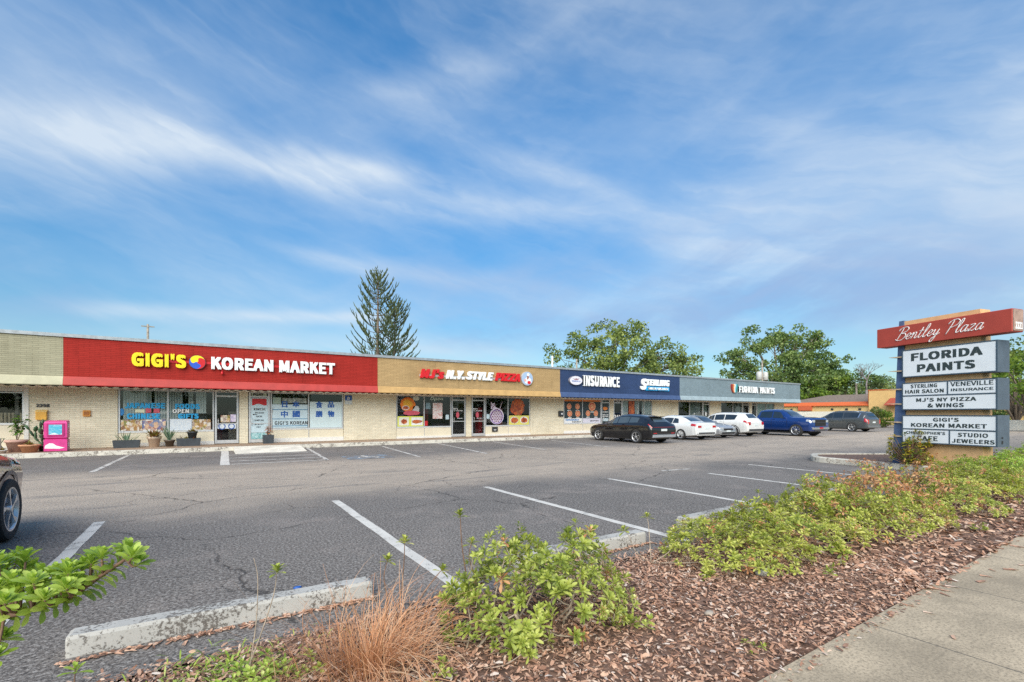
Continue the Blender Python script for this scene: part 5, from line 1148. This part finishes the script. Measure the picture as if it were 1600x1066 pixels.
grp = 'dense trees behind the yellow building'
for i, (x, d, H, W, mt, lab) in enumerate([(1262, 78, 7.0, 6.5, LIME, 'yellow green bush at the corner of the grey blue fascia'), (1290, 84, 9.2, 8, OAK2, 'dark bushy tree behind the orange roof edge'), (1318, 80, 8.2, 7.5, LIME, 'bright green bushy tree above the brown roof'),
        (1345, 88, 9.6, 8, OAK2, 'grey green tree at the foot of the bare tree'), (1385, 90, 9.0, 9, OAK, 'mid green tree just left of the tall sign'), (1268, 92, 11, 9, OAK, 'round green tree beneath the leaning oak'), (1420, 92, 9.5, 9, OAK2, 'dark tree hidden mostly behind the tall sign'), (1130, 96, 8.6, 7, OAK2, 'low dark tree top peeping over the grey blue fascia')]):
    broad_tree('bushy_tree', lab, 'tree', vec(x, d), H, W, 30+i, 70, 60, .40, 1.2, .12, mt, group=grp)
for i, (x, d, H, W, mt, lab) in enumerate([(1588, 44, 8.0, 6.5, OAK, 'airy tree right of the sign cabinets'), (1612, 38, 6.4, 6, LIME, 'bright leafy tree at the edge of view beyond the sign'), (1582, 52, 4.6, 6, OAK2, 'low dark bush under the airy tree beyond the sign')]):
    broad_tree('bushy_tree', lab, 'tree', vec(x, d), H, W, 50+i, 80, 70, .28, .9, .10, mt, group='trees beyond the sign')
# palm tops
def palm(label, loc, H, seed):
    o = empty('palm', loc, 0, label, 'palm', 'palms over the brown roof'); r = random.Random(seed); b = MB(); b.tube([(0, 0, -.2), (.1, 0, H*.5), (0, 0, H)], [.2, .17, .15], 8); b.build('trunk', M_bark2, o)
    f = MB()
    for k in range(26):
        a = r.uniform(0, 2*PI); el = r.uniform(-.3, 1.1)
        d = Vector((math.cos(a)*math.cos(el), math.sin(a)*math.cos(el), math.sin(el)))
        for j in range(9):
            q = (j-4)*.16; dd = (d + Vector((-math.sin(a), math.cos(a), 0))*q).normalized(); blade_leaf(f, Vector((0, 0, H)) + d*.5, dd, 1.3*(1-abs(q)*.5), .10, .35, seg=3)
    f.build('crown', plainleaf, o)
plainleaf = leafmat('palm_leaf', [(0, (.05, .08, .03)), (.6, (.14, .19, .08)), (1, (.32, .34, .18))], .2)
palm('small fan palm left of the bare tree', vec(1338, 76), 6.4, 1); palm('small fan palm showing below the bare tree', vec(1372, 74), 5.4, 2)
# bare tree
o = empty('bare_tree', vec(1354, 74), 0, 'leafless grey tree standing above the yellow building', 'tree'); b = MB(); r = random.Random(23)
def limb(p, d, L, rad, n):
    q = p + d*L; b.tube([p, p.lerp(q, .5) + Vector((r.uniform(-.06, .06), r.uniform(-.06, .06), .04))*L, q], [rad, rad*.82, rad*.66], 5)
    if n:
        for k in range(3 if n > 2 else 2 + (r.random() < .5)):
            nd = (d + Vector((r.gauss(0, .55), r.gauss(0, .55), r.gauss(.12, .3)))).normalized(); limb(q, nd, L*r.uniform(.6, .85), rad*.6, n-1)
b.tube([(0, 0, 0), (.1, 0, 3), (0, 0, 5.2)], [.22, .18, .16], 7); limb(Vector((0, 0, 5.2)), Vector((.1, 0, 1)), 1.5, .14, 5); b.build('trunk', plain('dead_wood', (.22, .19, .19), .9, var=.2), o)
# poles
def upole(label, loc, H, rad, extra=None):
    o = empty('utility_pole', loc, 0, label, 'pole'); b = MB(); b.tube([(0, 0, -.2), (0, 0, H)], [rad, rad*.75], 8); b.build('post', M_bark2, o)
    if extra == 'arm': c = MB(); c.box(-.7, .7, -.06, .06, H-.35, H-.22); c.build('crossarm', M_bark2, o)
    if extra == 'box':
        for sx_ in (-.75, .75): c = MB(); c.lathe([(.26, H-2.6), (.34, H-2.55), (.34, H-1.6), (.2, H-1.5)], 12, (sx_, 0, 0)); c.box(-.06 if sx_ > 0 else sx_, sx_ if sx_ > 0 else .06, -.05, .05, H-2.2, H-2.1); c.build('transformer', plain('transformer_grey', (.50, .50, .48), .5, var=.1), o)
upole('slim grey utility pole behind the red fascia', vec(231, 62), 13.3, .17, 'arm'); upole('utility pole with two transformers behind the grey blue fascia', vec(1191, 62), 8.5, .14, 'box'); upole('pale short pole in front of the spreading oak', vec(901, 56), 8.0, .13)
# ------------------------------------------------------------------ yellow building
yb = empty('yellow_building', (75, 27, 0), 0, 'yellow stucco building with bright orange roof band beyond the car park', 'building')
M_yel = plain('yellow_stucco', (.68, .44, .18), .85, var=.06, scale=2); M_yel2 = plain('yellow_stucco_pale', (.74, .54, .24), .85, var=.06, scale=2); M_or = plain('orange_tile', (.62, .13, .035), .75, var=.12, scale=6); M_brn = plain('brown_shingle', (.20, .155, .125), .9, var=.2, scale=5)
def yp(name, mat, parent=yb): return None
b = MB(); b.box(0, 9, .01, 13, 0, 2.55); b.build('wall', M_yel2, yb)
b = MB(); b.loft([[(-.35, .0, 2.55), (-.35, 0, 2.62), (.6, 0, 3.12), (9, 0, 3.12), (9, 0, 2.551), (0, 0, 2.551)], [(-.35, 13, 2.55), (-.35, 13, 2.62), (.6, 13, 3.12), (9, 13, 3.12), (9, 13, 2.551), (0, 13, 2.551)]], 0, False); b.build('roof_band', M_or, yb)
b = MB(); b.box(0-.4, 9, -14, -.01, 0, 4.55); b.build('block', M_yel, yb)
b = MB(); b.box(-.45, 9.05, -14.05, .06, 4.552, 4.66); b.box(-.2, 9, -.009, .15, 3.13, 4.551); b.build('parapet', M_or, yb)
b = MB(); b.loft([[(2, .2, 3.13), (2, 12.6, 3.13), (14, 12.6, 3.13), (14, .2, 3.13)], [(5.5, -3, 4.3), (5.5, 7.5, 4.3), (10.5, 7.5, 4.3), (10.5, -3, 4.3)]], 0, False); b.build('hip_roof', M_brn, yb)
b = MB(); b.loft([[(-1.5, -6.4, 2.55), (-1.5, -2.0, 2.55), (-.41, -2.0, 2.5), (-.41, -6.4, 2.5)], [(-1.45, -6.3, 2.68), (-1.45, -2.1, 2.68), (-.41, -2.4, 3.5), (-.41, -6.0, 3.5)]], 0, False); b.build('canopy', plain('canopy_red', (.36, .07, .04), .7, var=.15), yb)
b = MB(); b.box(-.45, -.405, -5.2, -3.4, .3, 2.3); w_ = b.build('window', M_wtrim, yb); b = MB()
for y0, y1 in ((-5.1, -4.35), (-4.25, -3.5)): b.box(-.47, -.451, y0, y1, .4, 2.2)
b.build('pane', M_cglass, w_)
b = MB(); b.box(-.45, .02, 7.2, 9.0, 1.9, 2.54); b.build('sign_board', plain('board_red', (.55, .12, .05), .6, var=.1), yb)
for k, y in enumerate((1.0, 2.6, 4.4, 10.0, 11.6)):
    b = MB(); b.box(-.10, -.001, y, y+.3, 1.95, 2.2); b.build('wall_lamp', M_dark, yb)
lw = MB(); lw.box(72.6, 72.9, 27.6, 41, 0, 1.75); T(lw.build('low_wall', plain('white_render', (.72, .68, .58), .85, var=.08)), 'low white wall in front of the yellow building', 'wall')
r = random.Random(40)
for i, (x, d, lab) in enumerate([(1372, 50, 'flowering pink bush before the yellow building'), (1384, 49, 'green bush by the yellow building next to the sign blade'), (1360, 52, 'small sparse bush at the yellow building corner')]):
    broad_tree('garden_bush', lab, 'bush', vec(x, d), 2.0-.2*i, 2.4, 70+i, 50, 40, .18, .42, .05, leafmat('flower_leaf', [(0, (.05, .09, .03)), (.5, (.16, .20, .06)), (.85, (.28, .28, .10)), (1, (.55, .22, .16))]) if i != 1 else LIME, group='bushes before the yellow building')
lw = MB(); lw.box(60, 60.3, 2, 16.0, 0, .9); T(lw.build('low_wall', plain('white_block', (.74, .70, .62), .85, var=.1)), 'low white wall under the trees beyond the sign', 'wall')

# ------------------------------------------------------------------ planting in the bed
PIT = leafmat('shrub_leaf', [(0, (.13, .17, .03)), (.3, (.29, .34, .06)), (.6, (.47, .49, .10)), (.85, (.62, .60, .19)), (1, (.70, .64, .32))], .30, .42, 2.2)
PITG = leafmat('shrub_leaf_green', [(0, (.11, .15, .03)), (.3, (.26, .32, .06)), (.6, (.43, .48, .10)), (.85, (.58, .60, .19)), (1, (.68, .65, .32))], .30, .42, 2.2)
PITY = leafmat('shrub_leaf_bright', [(0, (.16, .27, .04)), (.4, (.33, .46, .07)), (.8, (.50, .60, .14)), (1, (.62, .64, .28))], .32, .4, 2.2)
DEADL = leafmat('shrub_leaf_dead', [(0, (.24, .09, .04)), (.5, (.50, .24, .11)), (1, (.64, .42, .23))], .15, .8, 2.2)
CROT = leafmat('croton_leaf', [(0, (.04, .07, .02)), (.45, (.12, .17, .025)), (.7, (.42, .36, .03)), (.8, (.60, .40, .03)), (1, (.40, .10, .03))], .2, .35, 3)
M_twig = plain('pale_twig', (.36, .29, .22), .9, var=.25, scale=25); M_twigd = plain('brown_twig', (.20, .12, .08), .9, var=.25, scale=25)
def whorl(mb, p, ax, n, L, W, r, mi=0, lo=.25, hi=1.45):
    ax = Vector(ax).normalized(); e1 = ax.orthogonal().normalized(); e2 = ax.cross(e1)
    for i in range(n):
        a = i*2.39996 + r.uniform(-.3, .3); f = i/max(1, n-1); tl = lo + (hi-lo)*f + r.uniform(-.15, .15)
        rad = e1*math.cos(a) + e2*math.sin(a); d = ax*math.cos(tl) + rad*math.sin(tl); sd = d.cross(ax)
        if sd.length < .02: sd = e1
        sd.normalize(); nn = sd.cross(d).normalized()
        l = L*(.55 + .5*f)*r.uniform(.8, 1.15); w_ = W*(.7+.35*f)*r.uniform(.85, 1.15); q = p - ax*L*.35*f
        c1 = q + d*l*.30 + nn*l*.02; c2 = q + d*l*.68 - nn*l*.02; c3 = q + d*l - nn*l*.14
        c4 = q + d*l*.90 - nn*l*.09
        vs = [q, c1 + sd*w_*.26 + nn*w_*.10, c1, c1 - sd*w_*.26 + nn*w_*.10, c2 + sd*w_*.5 + nn*w_*.12, c2, c2 - sd*w_*.5 + nn*w_*.12, c4 + sd*w_*.34 + nn*w_*.05, c4, c4 - sd*w_*.34 + nn*w_*.05, c3]
        mb.add([tuple(v) for v in vs], [(0, 2, 1), (0, 3, 2), (1, 2, 5, 4), (2, 3, 6, 5), (4, 5, 8, 7), (5, 6, 9, 8), (7, 8, 10), (8, 9, 10)], mi, True)
def shrub_mesh(seed, nw, rx_, ry_, h, L, W, nl, dead=.05, sprawl=0, leafm=PIT, up=.8, low=.25):
    """stems grown outward from several bases, each whorl joined to the nearest stem already there"""
    r = random.Random(seed); st, lf = MB(), MB(); P = []
    for k in range(nw):
        while True:
            x, y = r.uniform(-1, 1), r.uniform(-1, 1)
            if x*x + y*y < 1: break
        rr = math.sqrt(x*x+y*y); shell = h*(1-rr**2.4*.72)*(.80 + .34*math.sin(x*5.1+seed)*math.cos(y*4.3+seed*2)); z = max(.03, shell*(r.uniform(low, 1)**.45) + r.uniform(-.03, .05))
        P.append((Vector((x*rx_, y*ry_, z)), x, y))
    nodes = []
    for k in range(9):
        a = 2*PI*k/9 + r.uniform(-.4, .4); q = r.uniform(.05, .55); b_ = Vector((math.cos(a)*q*rx_, math.sin(a)*q*ry_, -.03)); t_ = b_ + Vector((math.cos(a)*rx_*.18 + r.uniform(-.05, .05), math.sin(a)*ry_*.18, h*r.uniform(.18, .35)))
        m_ = b_.lerp(t_, .5) + Vector((r.uniform(-.04, .04), r.uniform(-.04, .04), 0)); st.tube([b_, m_, t_], [.011, .009, .008], 5); nodes += [(m_, .008), (t_, .0075)]
    P.sort(key=lambda g: g[0].length + g[0].z)
    for p, x, y in P:
        s0, rad = min(nodes, key=lambda g: (g[0]-p).length + (.6*max(0, g[0].z - p.z)))
        ax = Vector((x*.7 + r.gauss(0, .32), y*.7 + r.gauss(0, .32), up + r.uniform(-.3, .3))); e = p - ax.normalized()*.02
        m_ = s0.lerp(e, .5) + Vector((r.gauss(0, .018), r.gauss(0, .018), -.12*(e-s0).length)); r1 = max(.0022, rad*.72)
        st.tube([s0, m_, e], [rad*.85, r1*1.05, r1], 4); nodes += [(m_, r1), (e, r1)]
        isd = r.random() < dead; k = r.choice((.62, .8, .9, 1, 1.05, 1.2))
        whorl(lf, p, ax, int(nl*r.uniform(.7, 1.25)) if not isd else int(nl*.7), L*k, W*k*r.uniform(.9, 1.1), r, 1 if isd else 0, r.uniform(.1, .35), r.uniform(1.25, 1.75) if not isd else 2.2)
    return st, lf
def catmull3(p): return [Vector(q) for q in catmull3_(p)]
def catmull3_(p):
    p = [Vector(q) for q in p]; q = [p[0]*2-p[1]] + p + [p[-1]*2-p[-2]]; out = []
    for i in range(1, len(q)-2):
        for k in range(4):
            t_ = k/4; out.append(.5*((2*q[i]) + (q[i+1]-q[i-1])*t_ + (2*q[i-1]-5*q[i]+4*q[i+1]-q[i+2])*t_*t_ + (3*q[i]-q[i-1]-3*q[i+1]+q[i+2])*t_**3))
    return out + [p[-1]]
def make_shrub(label, loc, args, mats, group=None, name='shrub'):
    o = empty(name, loc, 0, label, 'shrub', group); st, lf = shrub_mesh(**args); st.build('stems', mats[0], o); lf.build('leaves', [mats[1], DEADL], o); return o
HG = 'hedge shrubs along the planting bed'
protoA = dict(seed=1, nw=520, rx_=.95, ry_=.72, h=.60, L=.068, W=.020, nl=13, dead=.08)
protoB = dict(seed=2, nw=500, rx_=.85, ry_=.80, h=.64, L=.066, W=.020, nl=13, dead=.12)
protoC = dict(seed=3, nw=300, rx_=.85, ry_=.68, h=.58, L=.062, W=.022, nl=10, dead=.72)
hedge = [('A', 4.45, 2.75, .95, 20, 'loose pale twiggy shrub at the near end of the hedge by the third wheel stop'), ('A', 5.45, 2.75, 1.05, 200, 'full yellow green shrub, second from the near end of the hedge'), ('B', 6.5, 2.72, 1.02, 80, 'rounded yellow green shrub, third from the near end of the hedge'),
    ('A', 7.35, 2.5, .80, 310, 'green shrub just in front of the browned shrubs, fourth in the hedge'), ('C', 8.2, 2.95, 1.22, 40, 'dying shrub with mostly brown leaves in the middle of the hedge'), ('C', 9.6, 2.9, 1.22, 160, 'second browned shrub, on the sign side of the dying one'),
    ('B', 9.2, 2.25, .68, 250, 'low green shrub on the sidewalk side of the browned shrubs'), ('A', 10.8, 2.6, 1.0, 130, 'dense green shrub directly after the browned shrubs'), ('B', 12.0, 2.6, 1.0, 10, 'bright shrub halfway between the browned shrubs and the sign'),
    ('A', 13.3, 2.6, 1.02, 60, 'bright shrub in front of the orange sign pillar'), ('B', 14.6, 2.6, 1.05, 190, 'bright shrub at the near corner of the sign island'), ('A', 15.9, 2.6, 1.0, 280, 'bright shrub beneath the end of the sign cabinets'),
    ('B', 17.3, 2.6, 1.1, 330, 'bright shrub at the far end of the hedge past the sign'), ('A', 18.8, 2.5, 1.1, 100, 'last shrub of the hedge near the car park exit')]
pro = {}
for kind, x, y, s_, rz, lab in hedge:
    if kind not in pro:
        o = make_shrub(lab, (0, 0, 0), {'A': protoA, 'B': protoB, 'C': protoC}[kind], (M_twig, PIT if kind != 'B' else PIT), HG); pro[kind] = o
    else: o = copy_tree(pro[kind]); T(o, lab, 'shrub', HG)
    o.location = (x, y, bed_z(y)); o.rotation_euler = (0, 0, R(rz)); o.scale = (s_, s_, s_*(.80 if x < 6 else 1))
    if kind == 'B' and x > 9 or x > 12:
        for ch in o.children:
            if ch.name.startswith('leaves'):
                ch.data = ch.data.copy(); ch.data.materials[0] = PITG if x < 13 else PITY
# big leafy shrub beside the dry grass
make_shrub('large leafy green shrub with long bare crooked stems beside the dry grass', (1.93, 2.62, bed_z(2.6)), dict(seed=14, nw=400, rx_=.74, ry_=.55, h=.70, L=.066, W=.019, nl=16, dead=.08, up=.7, low=.12), (M_twig, PITG))
# sprawling bare stems with a few whorls
def sprawl(label, loc, sticks, mats, L=.075, W=.026, nl=11, name='shrub', leaf_along=0):
    o = empty(name, loc, 0, label, 'shrub'); st, lf = MB(), MB(); r = random.Random(int(loc[0]*100)+3)
    for pts, rad, wh in sticks:
        c = catmull3(pts); n = len(c); st.tube(c, [rad*(1-.6*i/(n-1)) for i in range(n)], 6)
        if wh: whorl(lf, c[-1], c[-1]-c[-2] + Vector((0, 0, .02)), int(nl*wh), L, W, r, 0, .25, 1.5)
        for k in range(leaf_along): i = r.randrange(n//2, n); whorl(lf, c[i], c[min(n-1, i)]-c[i-1], nl//2, L*.9, W, r, 0, .7, 1.7)
    st.build('stems', mats[0], o)
    if lf.v: lf.build('leaves', [mats[1], DEADL], o)
    return o
sprawl('bare pale crooked stems lying on the mulch with tiny leaf tufts', (1.25, 2.45, .05), [([(0, 0, 0), (.25, .02, .06), (.48, .06, .20), (.62, .10, .42)], .010, 1), ([(.0, .0, 0), (.2, .06, .10), (.28, .12, .30), (.42, .2, .55)], .009, 1), ([(-.02, -.02, 0), (.15, -.12, .03), (.32, -.16, .06), (.45, -.22, .10)], .007, 1.0),
    ([(-.02, 0, 0), (.02, -.16, .03), (.12, -.24, .05), (.26, -.26, .10)], .006, 1.1), ([(0, .02, 0), (.1, .12, .12), (.12, .2, .28), (.2, .28, .5)], .007, 1), ([(0, 0, 0), (-.1, -.08, .02), (-.12, -.2, .03), (.02, -.3, .02)], .006, 0), ([(.05, 0, .02), (.3, -.04, .04), (.5, -.06, .12), (.66, -.02, .30)], .007, 1)], (M_twig, PITG))
sprawl('two thin upright shoots with yellow leaf tufts rising behind the dry grass', (.98, 3.08, .05), [([(0, 0, 0), (.02, .02, .18), (.0, .04, .34), (.03, .05, .46)], .006, 1.5), ([(.05, 0, 0), (.12, .05, .20), (.15, .07, .40), (.16, .08, .56)], .006, 1.6), ([(.05, 0, 0), (.22, .02, .12), (.34, .04, .24), (.42, .02, .33)], .006, 1.5), ([(.1, 0, .05), (.26, -.04, .12), (.34, -.08, .2), (.42, -.1, .22)], .005, 1.4)], (M_twigd, PIT), L=.07)
sprawl('tall bare shoot with a yellow tuft in front of the near wheel stop', (1.62, 3.02, .05), [([(0, 0, 0), (-.05, .03, .25), (-.09, .03, .5), (-.10, .04, .72)], .007, 1.8), ([(0, 0, .02), (.03, .03, .2), (-.02, .05, .38), (.0, .05, .5)], .006, 1.4)], (M_twigd, PIT), L=.075)
sprawl('spindly sapling with one green tuft leaning before the long wheel stop', (.16, 2.98, .05), [([(0, 0, 0), (.08, .06, .18), (.15, .10, .38), (.17, .12, .52)], .005, 1.7), ([(.02, 0, .02), (.06, .10, .25), (.07, .14, .48), (.05, .15, .60)], .004, 0)], (M_twig, PITG), L=.075)
sprawl('small leafy shoots at the outer end of the middle wheel stop', (3.55, 3.05, .06), [([(0, 0, 0), (.05, .06, .2), (.1, .12, .34), (.1, .14, .42)], .005, 1.5), ([(0, 0, 0), (-.15, .05, .12), (-.2, .08, .25), (-.26, .1, .34)], .005, 1.4), ([(0, 0, 0), (.15, -.08, .1), (.22, -.1, .2), (.28, -.12, .24)], .005, 1.5), ([(0, 0, 0), (.06, -.2, .05), (.12, -.35, .08), (.2, -.45, .1)], .005, 1.3)], (M_twig, PIT))
# branch reaching in from a bush at the frame edge
def eye(x, y, d):
    u = (x-800)/730.4; return Vector((d*(.8409*u + .5411), d*(-.5411*u + .8409), 1.5 - (y-646)/730.4*d))
o = empty('tall_shrub', (-1.0, 1.95, .05), 0, 'leafy bright green branch reaching over the car park line from a tall bush', 'shrub'); OV = Vector((-1.0, 1.95, .05)); st, lf = MB(), MB(); r = random.Random(77)
main = [eye(-70, 985, 1.5)-OV, eye(30, 958, 1.5)-OV, eye(105, 935, 1.5)-OV, eye(150, 905, 1.5)-OV, eye(196, 874, 1.52)-OV]
c = catmull3(main); st.tube(c, [.010 - .005*i/len(c) for i in range(len(c))], 6)
st.tube(catmull3([Vector((-.12, .0, 0)), Vector((-.2, .02, .35)), main[0]]), .014, 6)
tips = [(200, 862, 1.52), (214, 884, 1.5), (188, 868, 1.56), (206, 872, 1.46), (146, 874, 1.54), (128, 890, 1.5), (104, 892, 1.52), (84, 900, 1.5), (62, 898, 1.55), (36, 888, 1.6), (12, 884, 1.56), (28, 872, 1.62), (-14, 880, 1.55), (-10, 900, 1.5), (18, 910, 1.46), (46, 916, 1.46), (70, 912, 1.5), (92, 918, 1.46),
    (112, 914, 1.45), (24, 930, 1.45), (-4, 924, 1.44), (50, 936, 1.44), (-25, 915, 1.5), (0, 902, 1.6), (40, 902, 1.58), (5, 1000, 1.5), (-8, 1030, 1.45), (-20, 985, 1.5)]
tips += [(x + r.uniform(-22, 22), y + r.uniform(-12, 16), d + r.uniform(-.10, .10)) for (x, y, d) in tips[4:24]]
for (x, y, d) in tips:
    p = eye(x, y, d)-OV; s0 = min(c, key=lambda q: (q-p).length + max(0, q.x-p.x)*1.5); st.tube([s0, s0.lerp(p, .6) - Vector((0, 0, .012)), p], [.0045, .004, .003], 4)
    ax = (p-s0).normalized()*.45 + Vector((.12, .1, .8)); whorl(lf, p + Vector((0, 0, .01)), ax, 17, .056, .021, r, 0, .12, 1.2)
for i in range(2, len(c)-1): whorl(lf, c[i], c[i+1]-c[i-1] + Vector((0, 0, .01)), 7, .058, .022, r, 0, .5, 1.8)
st.build('stems', M_twigd, o); lf.build('leaves', PITY, o)
sprawl('tiny bright sapling standing at the asphalt edge below the leafy branch', (-.52, 2.80, .03), [([(0, 0, 0), (0, .01, .12), (.005, .01, .24), (.01, .01, .33)], .006, 1.0), ([(-.12, -.05, 0), (-.12, -.04, .1), (-.13, -.05, .2), (-.16, -.06, .30)], .005, 1.0)], (M_twigd, PITY), L=.06, W=.02)
# dry ornamental grass
o = empty('grass_clump', (.74, 2.58, .04), 0, 'dry orange ornamental grass clump spilling over the bed edge', 'grass clump'); b = MB(); r = random.Random(31)
for i in range(640):
    a = r.uniform(0, 2*PI); q = abs(r.gauss(0, .135)); p = Vector((math.cos(a)*q*1.35, math.sin(a)*q, 0)); L = r.uniform(.34, .68); az = a + r.gauss(0, .6); tw = r.gauss(0, 1.0)
    th0 = abs(r.gauss(.34, .32)); th1 = th0 + r.uniform(.6, 2.4); vs = []; w_ = r.uniform(.0018, .0036); n = 9; c = p.copy()
    for j in range(n):
        t_ = j/(n-1); th = th0 + (th1-th0)*t_**1.4; a2 = az + tw*t_
        if j: c = c + Vector((math.cos(a2)*math.sin(th), math.sin(a2)*math.sin(th), math.cos(th)))*(L/(n-1)); c.z = max(c.z, .008 + .012*r.random())
        sd = Vector((-math.sin(a2), math.cos(a2), .25))*w_*(1-t_*.8); vs += [tuple(c+sd), tuple(c-sd)]
    b.add(vs, [(2*j, 2*j+1, 2*j+3, 2*j+2) for j in range(n-1)], 0, True)
b.build('blades', leafmat('dry_grass', [(0, (.30, .15, .08)), (.3, (.55, .26, .13)), (.6, (.66, .36, .20)), (.85, (.70, .50, .33)), (1, (.62, .56, .44))], .15, .8, 3), o)
# green weeds at the bed edge
o = empty('weed_patch', (.10, 2.95, .05), 0, 'patch of low bright green weeds beside the dry grass', 'weeds'); o['kind'] = 'stuff'; b = MB(); r = random.Random(33)
for i in range(620):
    x, y = r.gauss(0, .22), r.gauss(0, .17); a = r.uniform(0, 2*PI); blade_leaf(b, (x, y, 0), (math.cos(a), math.sin(a), r.uniform(.4, 1.6)), r.uniform(.05, .12), r.uniform(.006, .013), .4, seg=3)
for i in range(70): whorl(b, Vector((r.gauss(.1, .14), r.gauss(-.18, .12), r.uniform(.03, .10))), (r.gauss(0, .3), r.gauss(0, .3), 1), 8, .045, .02, r)
b.build('blades', PITY, o)
def weed(label, x, y, n, s_, seed):
    o = empty('weed', (x, y, bed_z(y)), 0, label, 'weed', 'small weeds in the mulch'); b = MB(); r = random.Random(seed)
    for i in range(n): whorl(b, Vector((r.gauss(0, .06), r.gauss(0, .05), r.uniform(.02, .07))), (r.gauss(0, .4), r.gauss(0, .4), 1), 8, .05*s_, .018*s_, r)
    b.build('leaves', PITG, o)
for a in [('low weed tuft under the dry grass towards the sidewalk', 1.0, 2.28, 9, .9, 1), ('small green weed in open mulch near the sidewalk corner', 2.75, 1.62, 5, .7, 2), ('pale weed tuft in front of the near hedge shrub', 3.6, 2.45, 4, 1.1, 3), ('leaf tuft in the mulch beside the second hedge shrub', 4.6, 1.95, 4, 1.2, 4), ('small weed at the sidewalk edge under the low green shrub', 8.0, 1.75, 6, 1.2, 5), ('weed cluster hugging the foot of the large shrub', 2.35, 2.18, 7, 1.2, 6)]: weed(*a)
# croton by the sign
o = empty('croton_bush', (15.42, 4.68, .12), 0, 'yellow and dark green croton bush at the foot of the sign blade', 'shrub'); st, lf = MB(), MB(); r = random.Random(51)
for k in range(100):
    a = r.uniform(0, 2*PI); q = math.sqrt(r.random()); z = r.uniform(.15, 1.0)*(1-.35*q*q); p = Vector((math.cos(a)*q*.45, math.sin(a)*q*.45, z)); st.tube([(p.x*.1, p.y*.1, 0), (p.x*.5, p.y*.5, z*.5), tuple(p)], [.010, .008, .005], 4); whorl(lf, p, (p.x*.8, p.y*.8, .8), 12, .12, .034, r, 0, .2, 1.6)
st.build('stems', M_twigd, o); lf.build('leaves', CROT, o)
o = empty('grass_clump', (15.5, 5.6, .12), 0, 'low brown dried plant in the sign island beside the croton', 'grass clump'); b = MB(); r = random.Random(52)
for i in range(160): a = r.uniform(0, 2*PI); blade_leaf(b, (r.gauss(0, .22), r.gauss(0, .3), 0), (math.cos(a), math.sin(a), r.uniform(.2, 1.2)), r.uniform(.12, .3), .016, .5, seg=3)
b.build('blades', DEADL, o)
# scraps
for (x, y, s_, lab, nm, mt) in [(.62, 4.35, .035, 'small dark blue bottle cap lying on the asphalt behind the wheel stop', 'bottle_cap', C_hanja), (2.95, 2.02, .04, 'small flat stone lying in the mulch near the sidewalk', 'stone', plain('pale_stone', (.36, .31, .26), .9, var=.2)), (4.05, 2.25, .08, 'rounded grey stone under the near hedge shrub', 'stone', plain('grey_stone', (.45, .43, .40), .9, var=.2))]:
    b = MB(); r = random.Random(int(x*99)); rings = []
    for h, k in ((0, .8), (.35, 1), (.6, .7), (.7, .2)): rings.append([(math.cos(2*PI*i/9)*s_*k*r.uniform(.85, 1.15), math.sin(2*PI*i/9)*s_*k*.7*r.uniform(.85, 1.15), h*s_) for i in range(9)])
    b.loft(rings, 0, True); q = b.build(nm, mt, None, (x, y, 0 if y > 3.5 else bed_z(y)+.012)); T(q, lab, nm.replace('_', ' '))

# unseen oaks added across the road only to reflect in shop windows and cars
src = [o for o in COL.objects if o.parent is None and o.name.startswith('oak_tree')]
for i, (x, y, k, rz, lab) in enumerate([(-22, -28, .42, 40, 'unseen oak added across the road for reflections, farthest from the sign'), (-6, -32, .48, 130, 'unseen oak added across the road for reflections, second from the far end of its row'), (9, -30, .38, 220, 'unseen oak added across the road for reflections, straight opposite the dry grass'), (25, -31, .45, 310, 'unseen oak added across the road for reflections, opposite the pylon sign'), (43, -29, .42, 75, 'unseen oak added across the road for reflections, beyond the car park exit')]):
    c = copy_tree(src[i % len(src)]); c.location = (x, y, 0); c.scale = (k, k, k); c.rotation_euler = (0, 0, R(rz)); T(c, lab, 'tree', 'unseen oaks added for reflections')
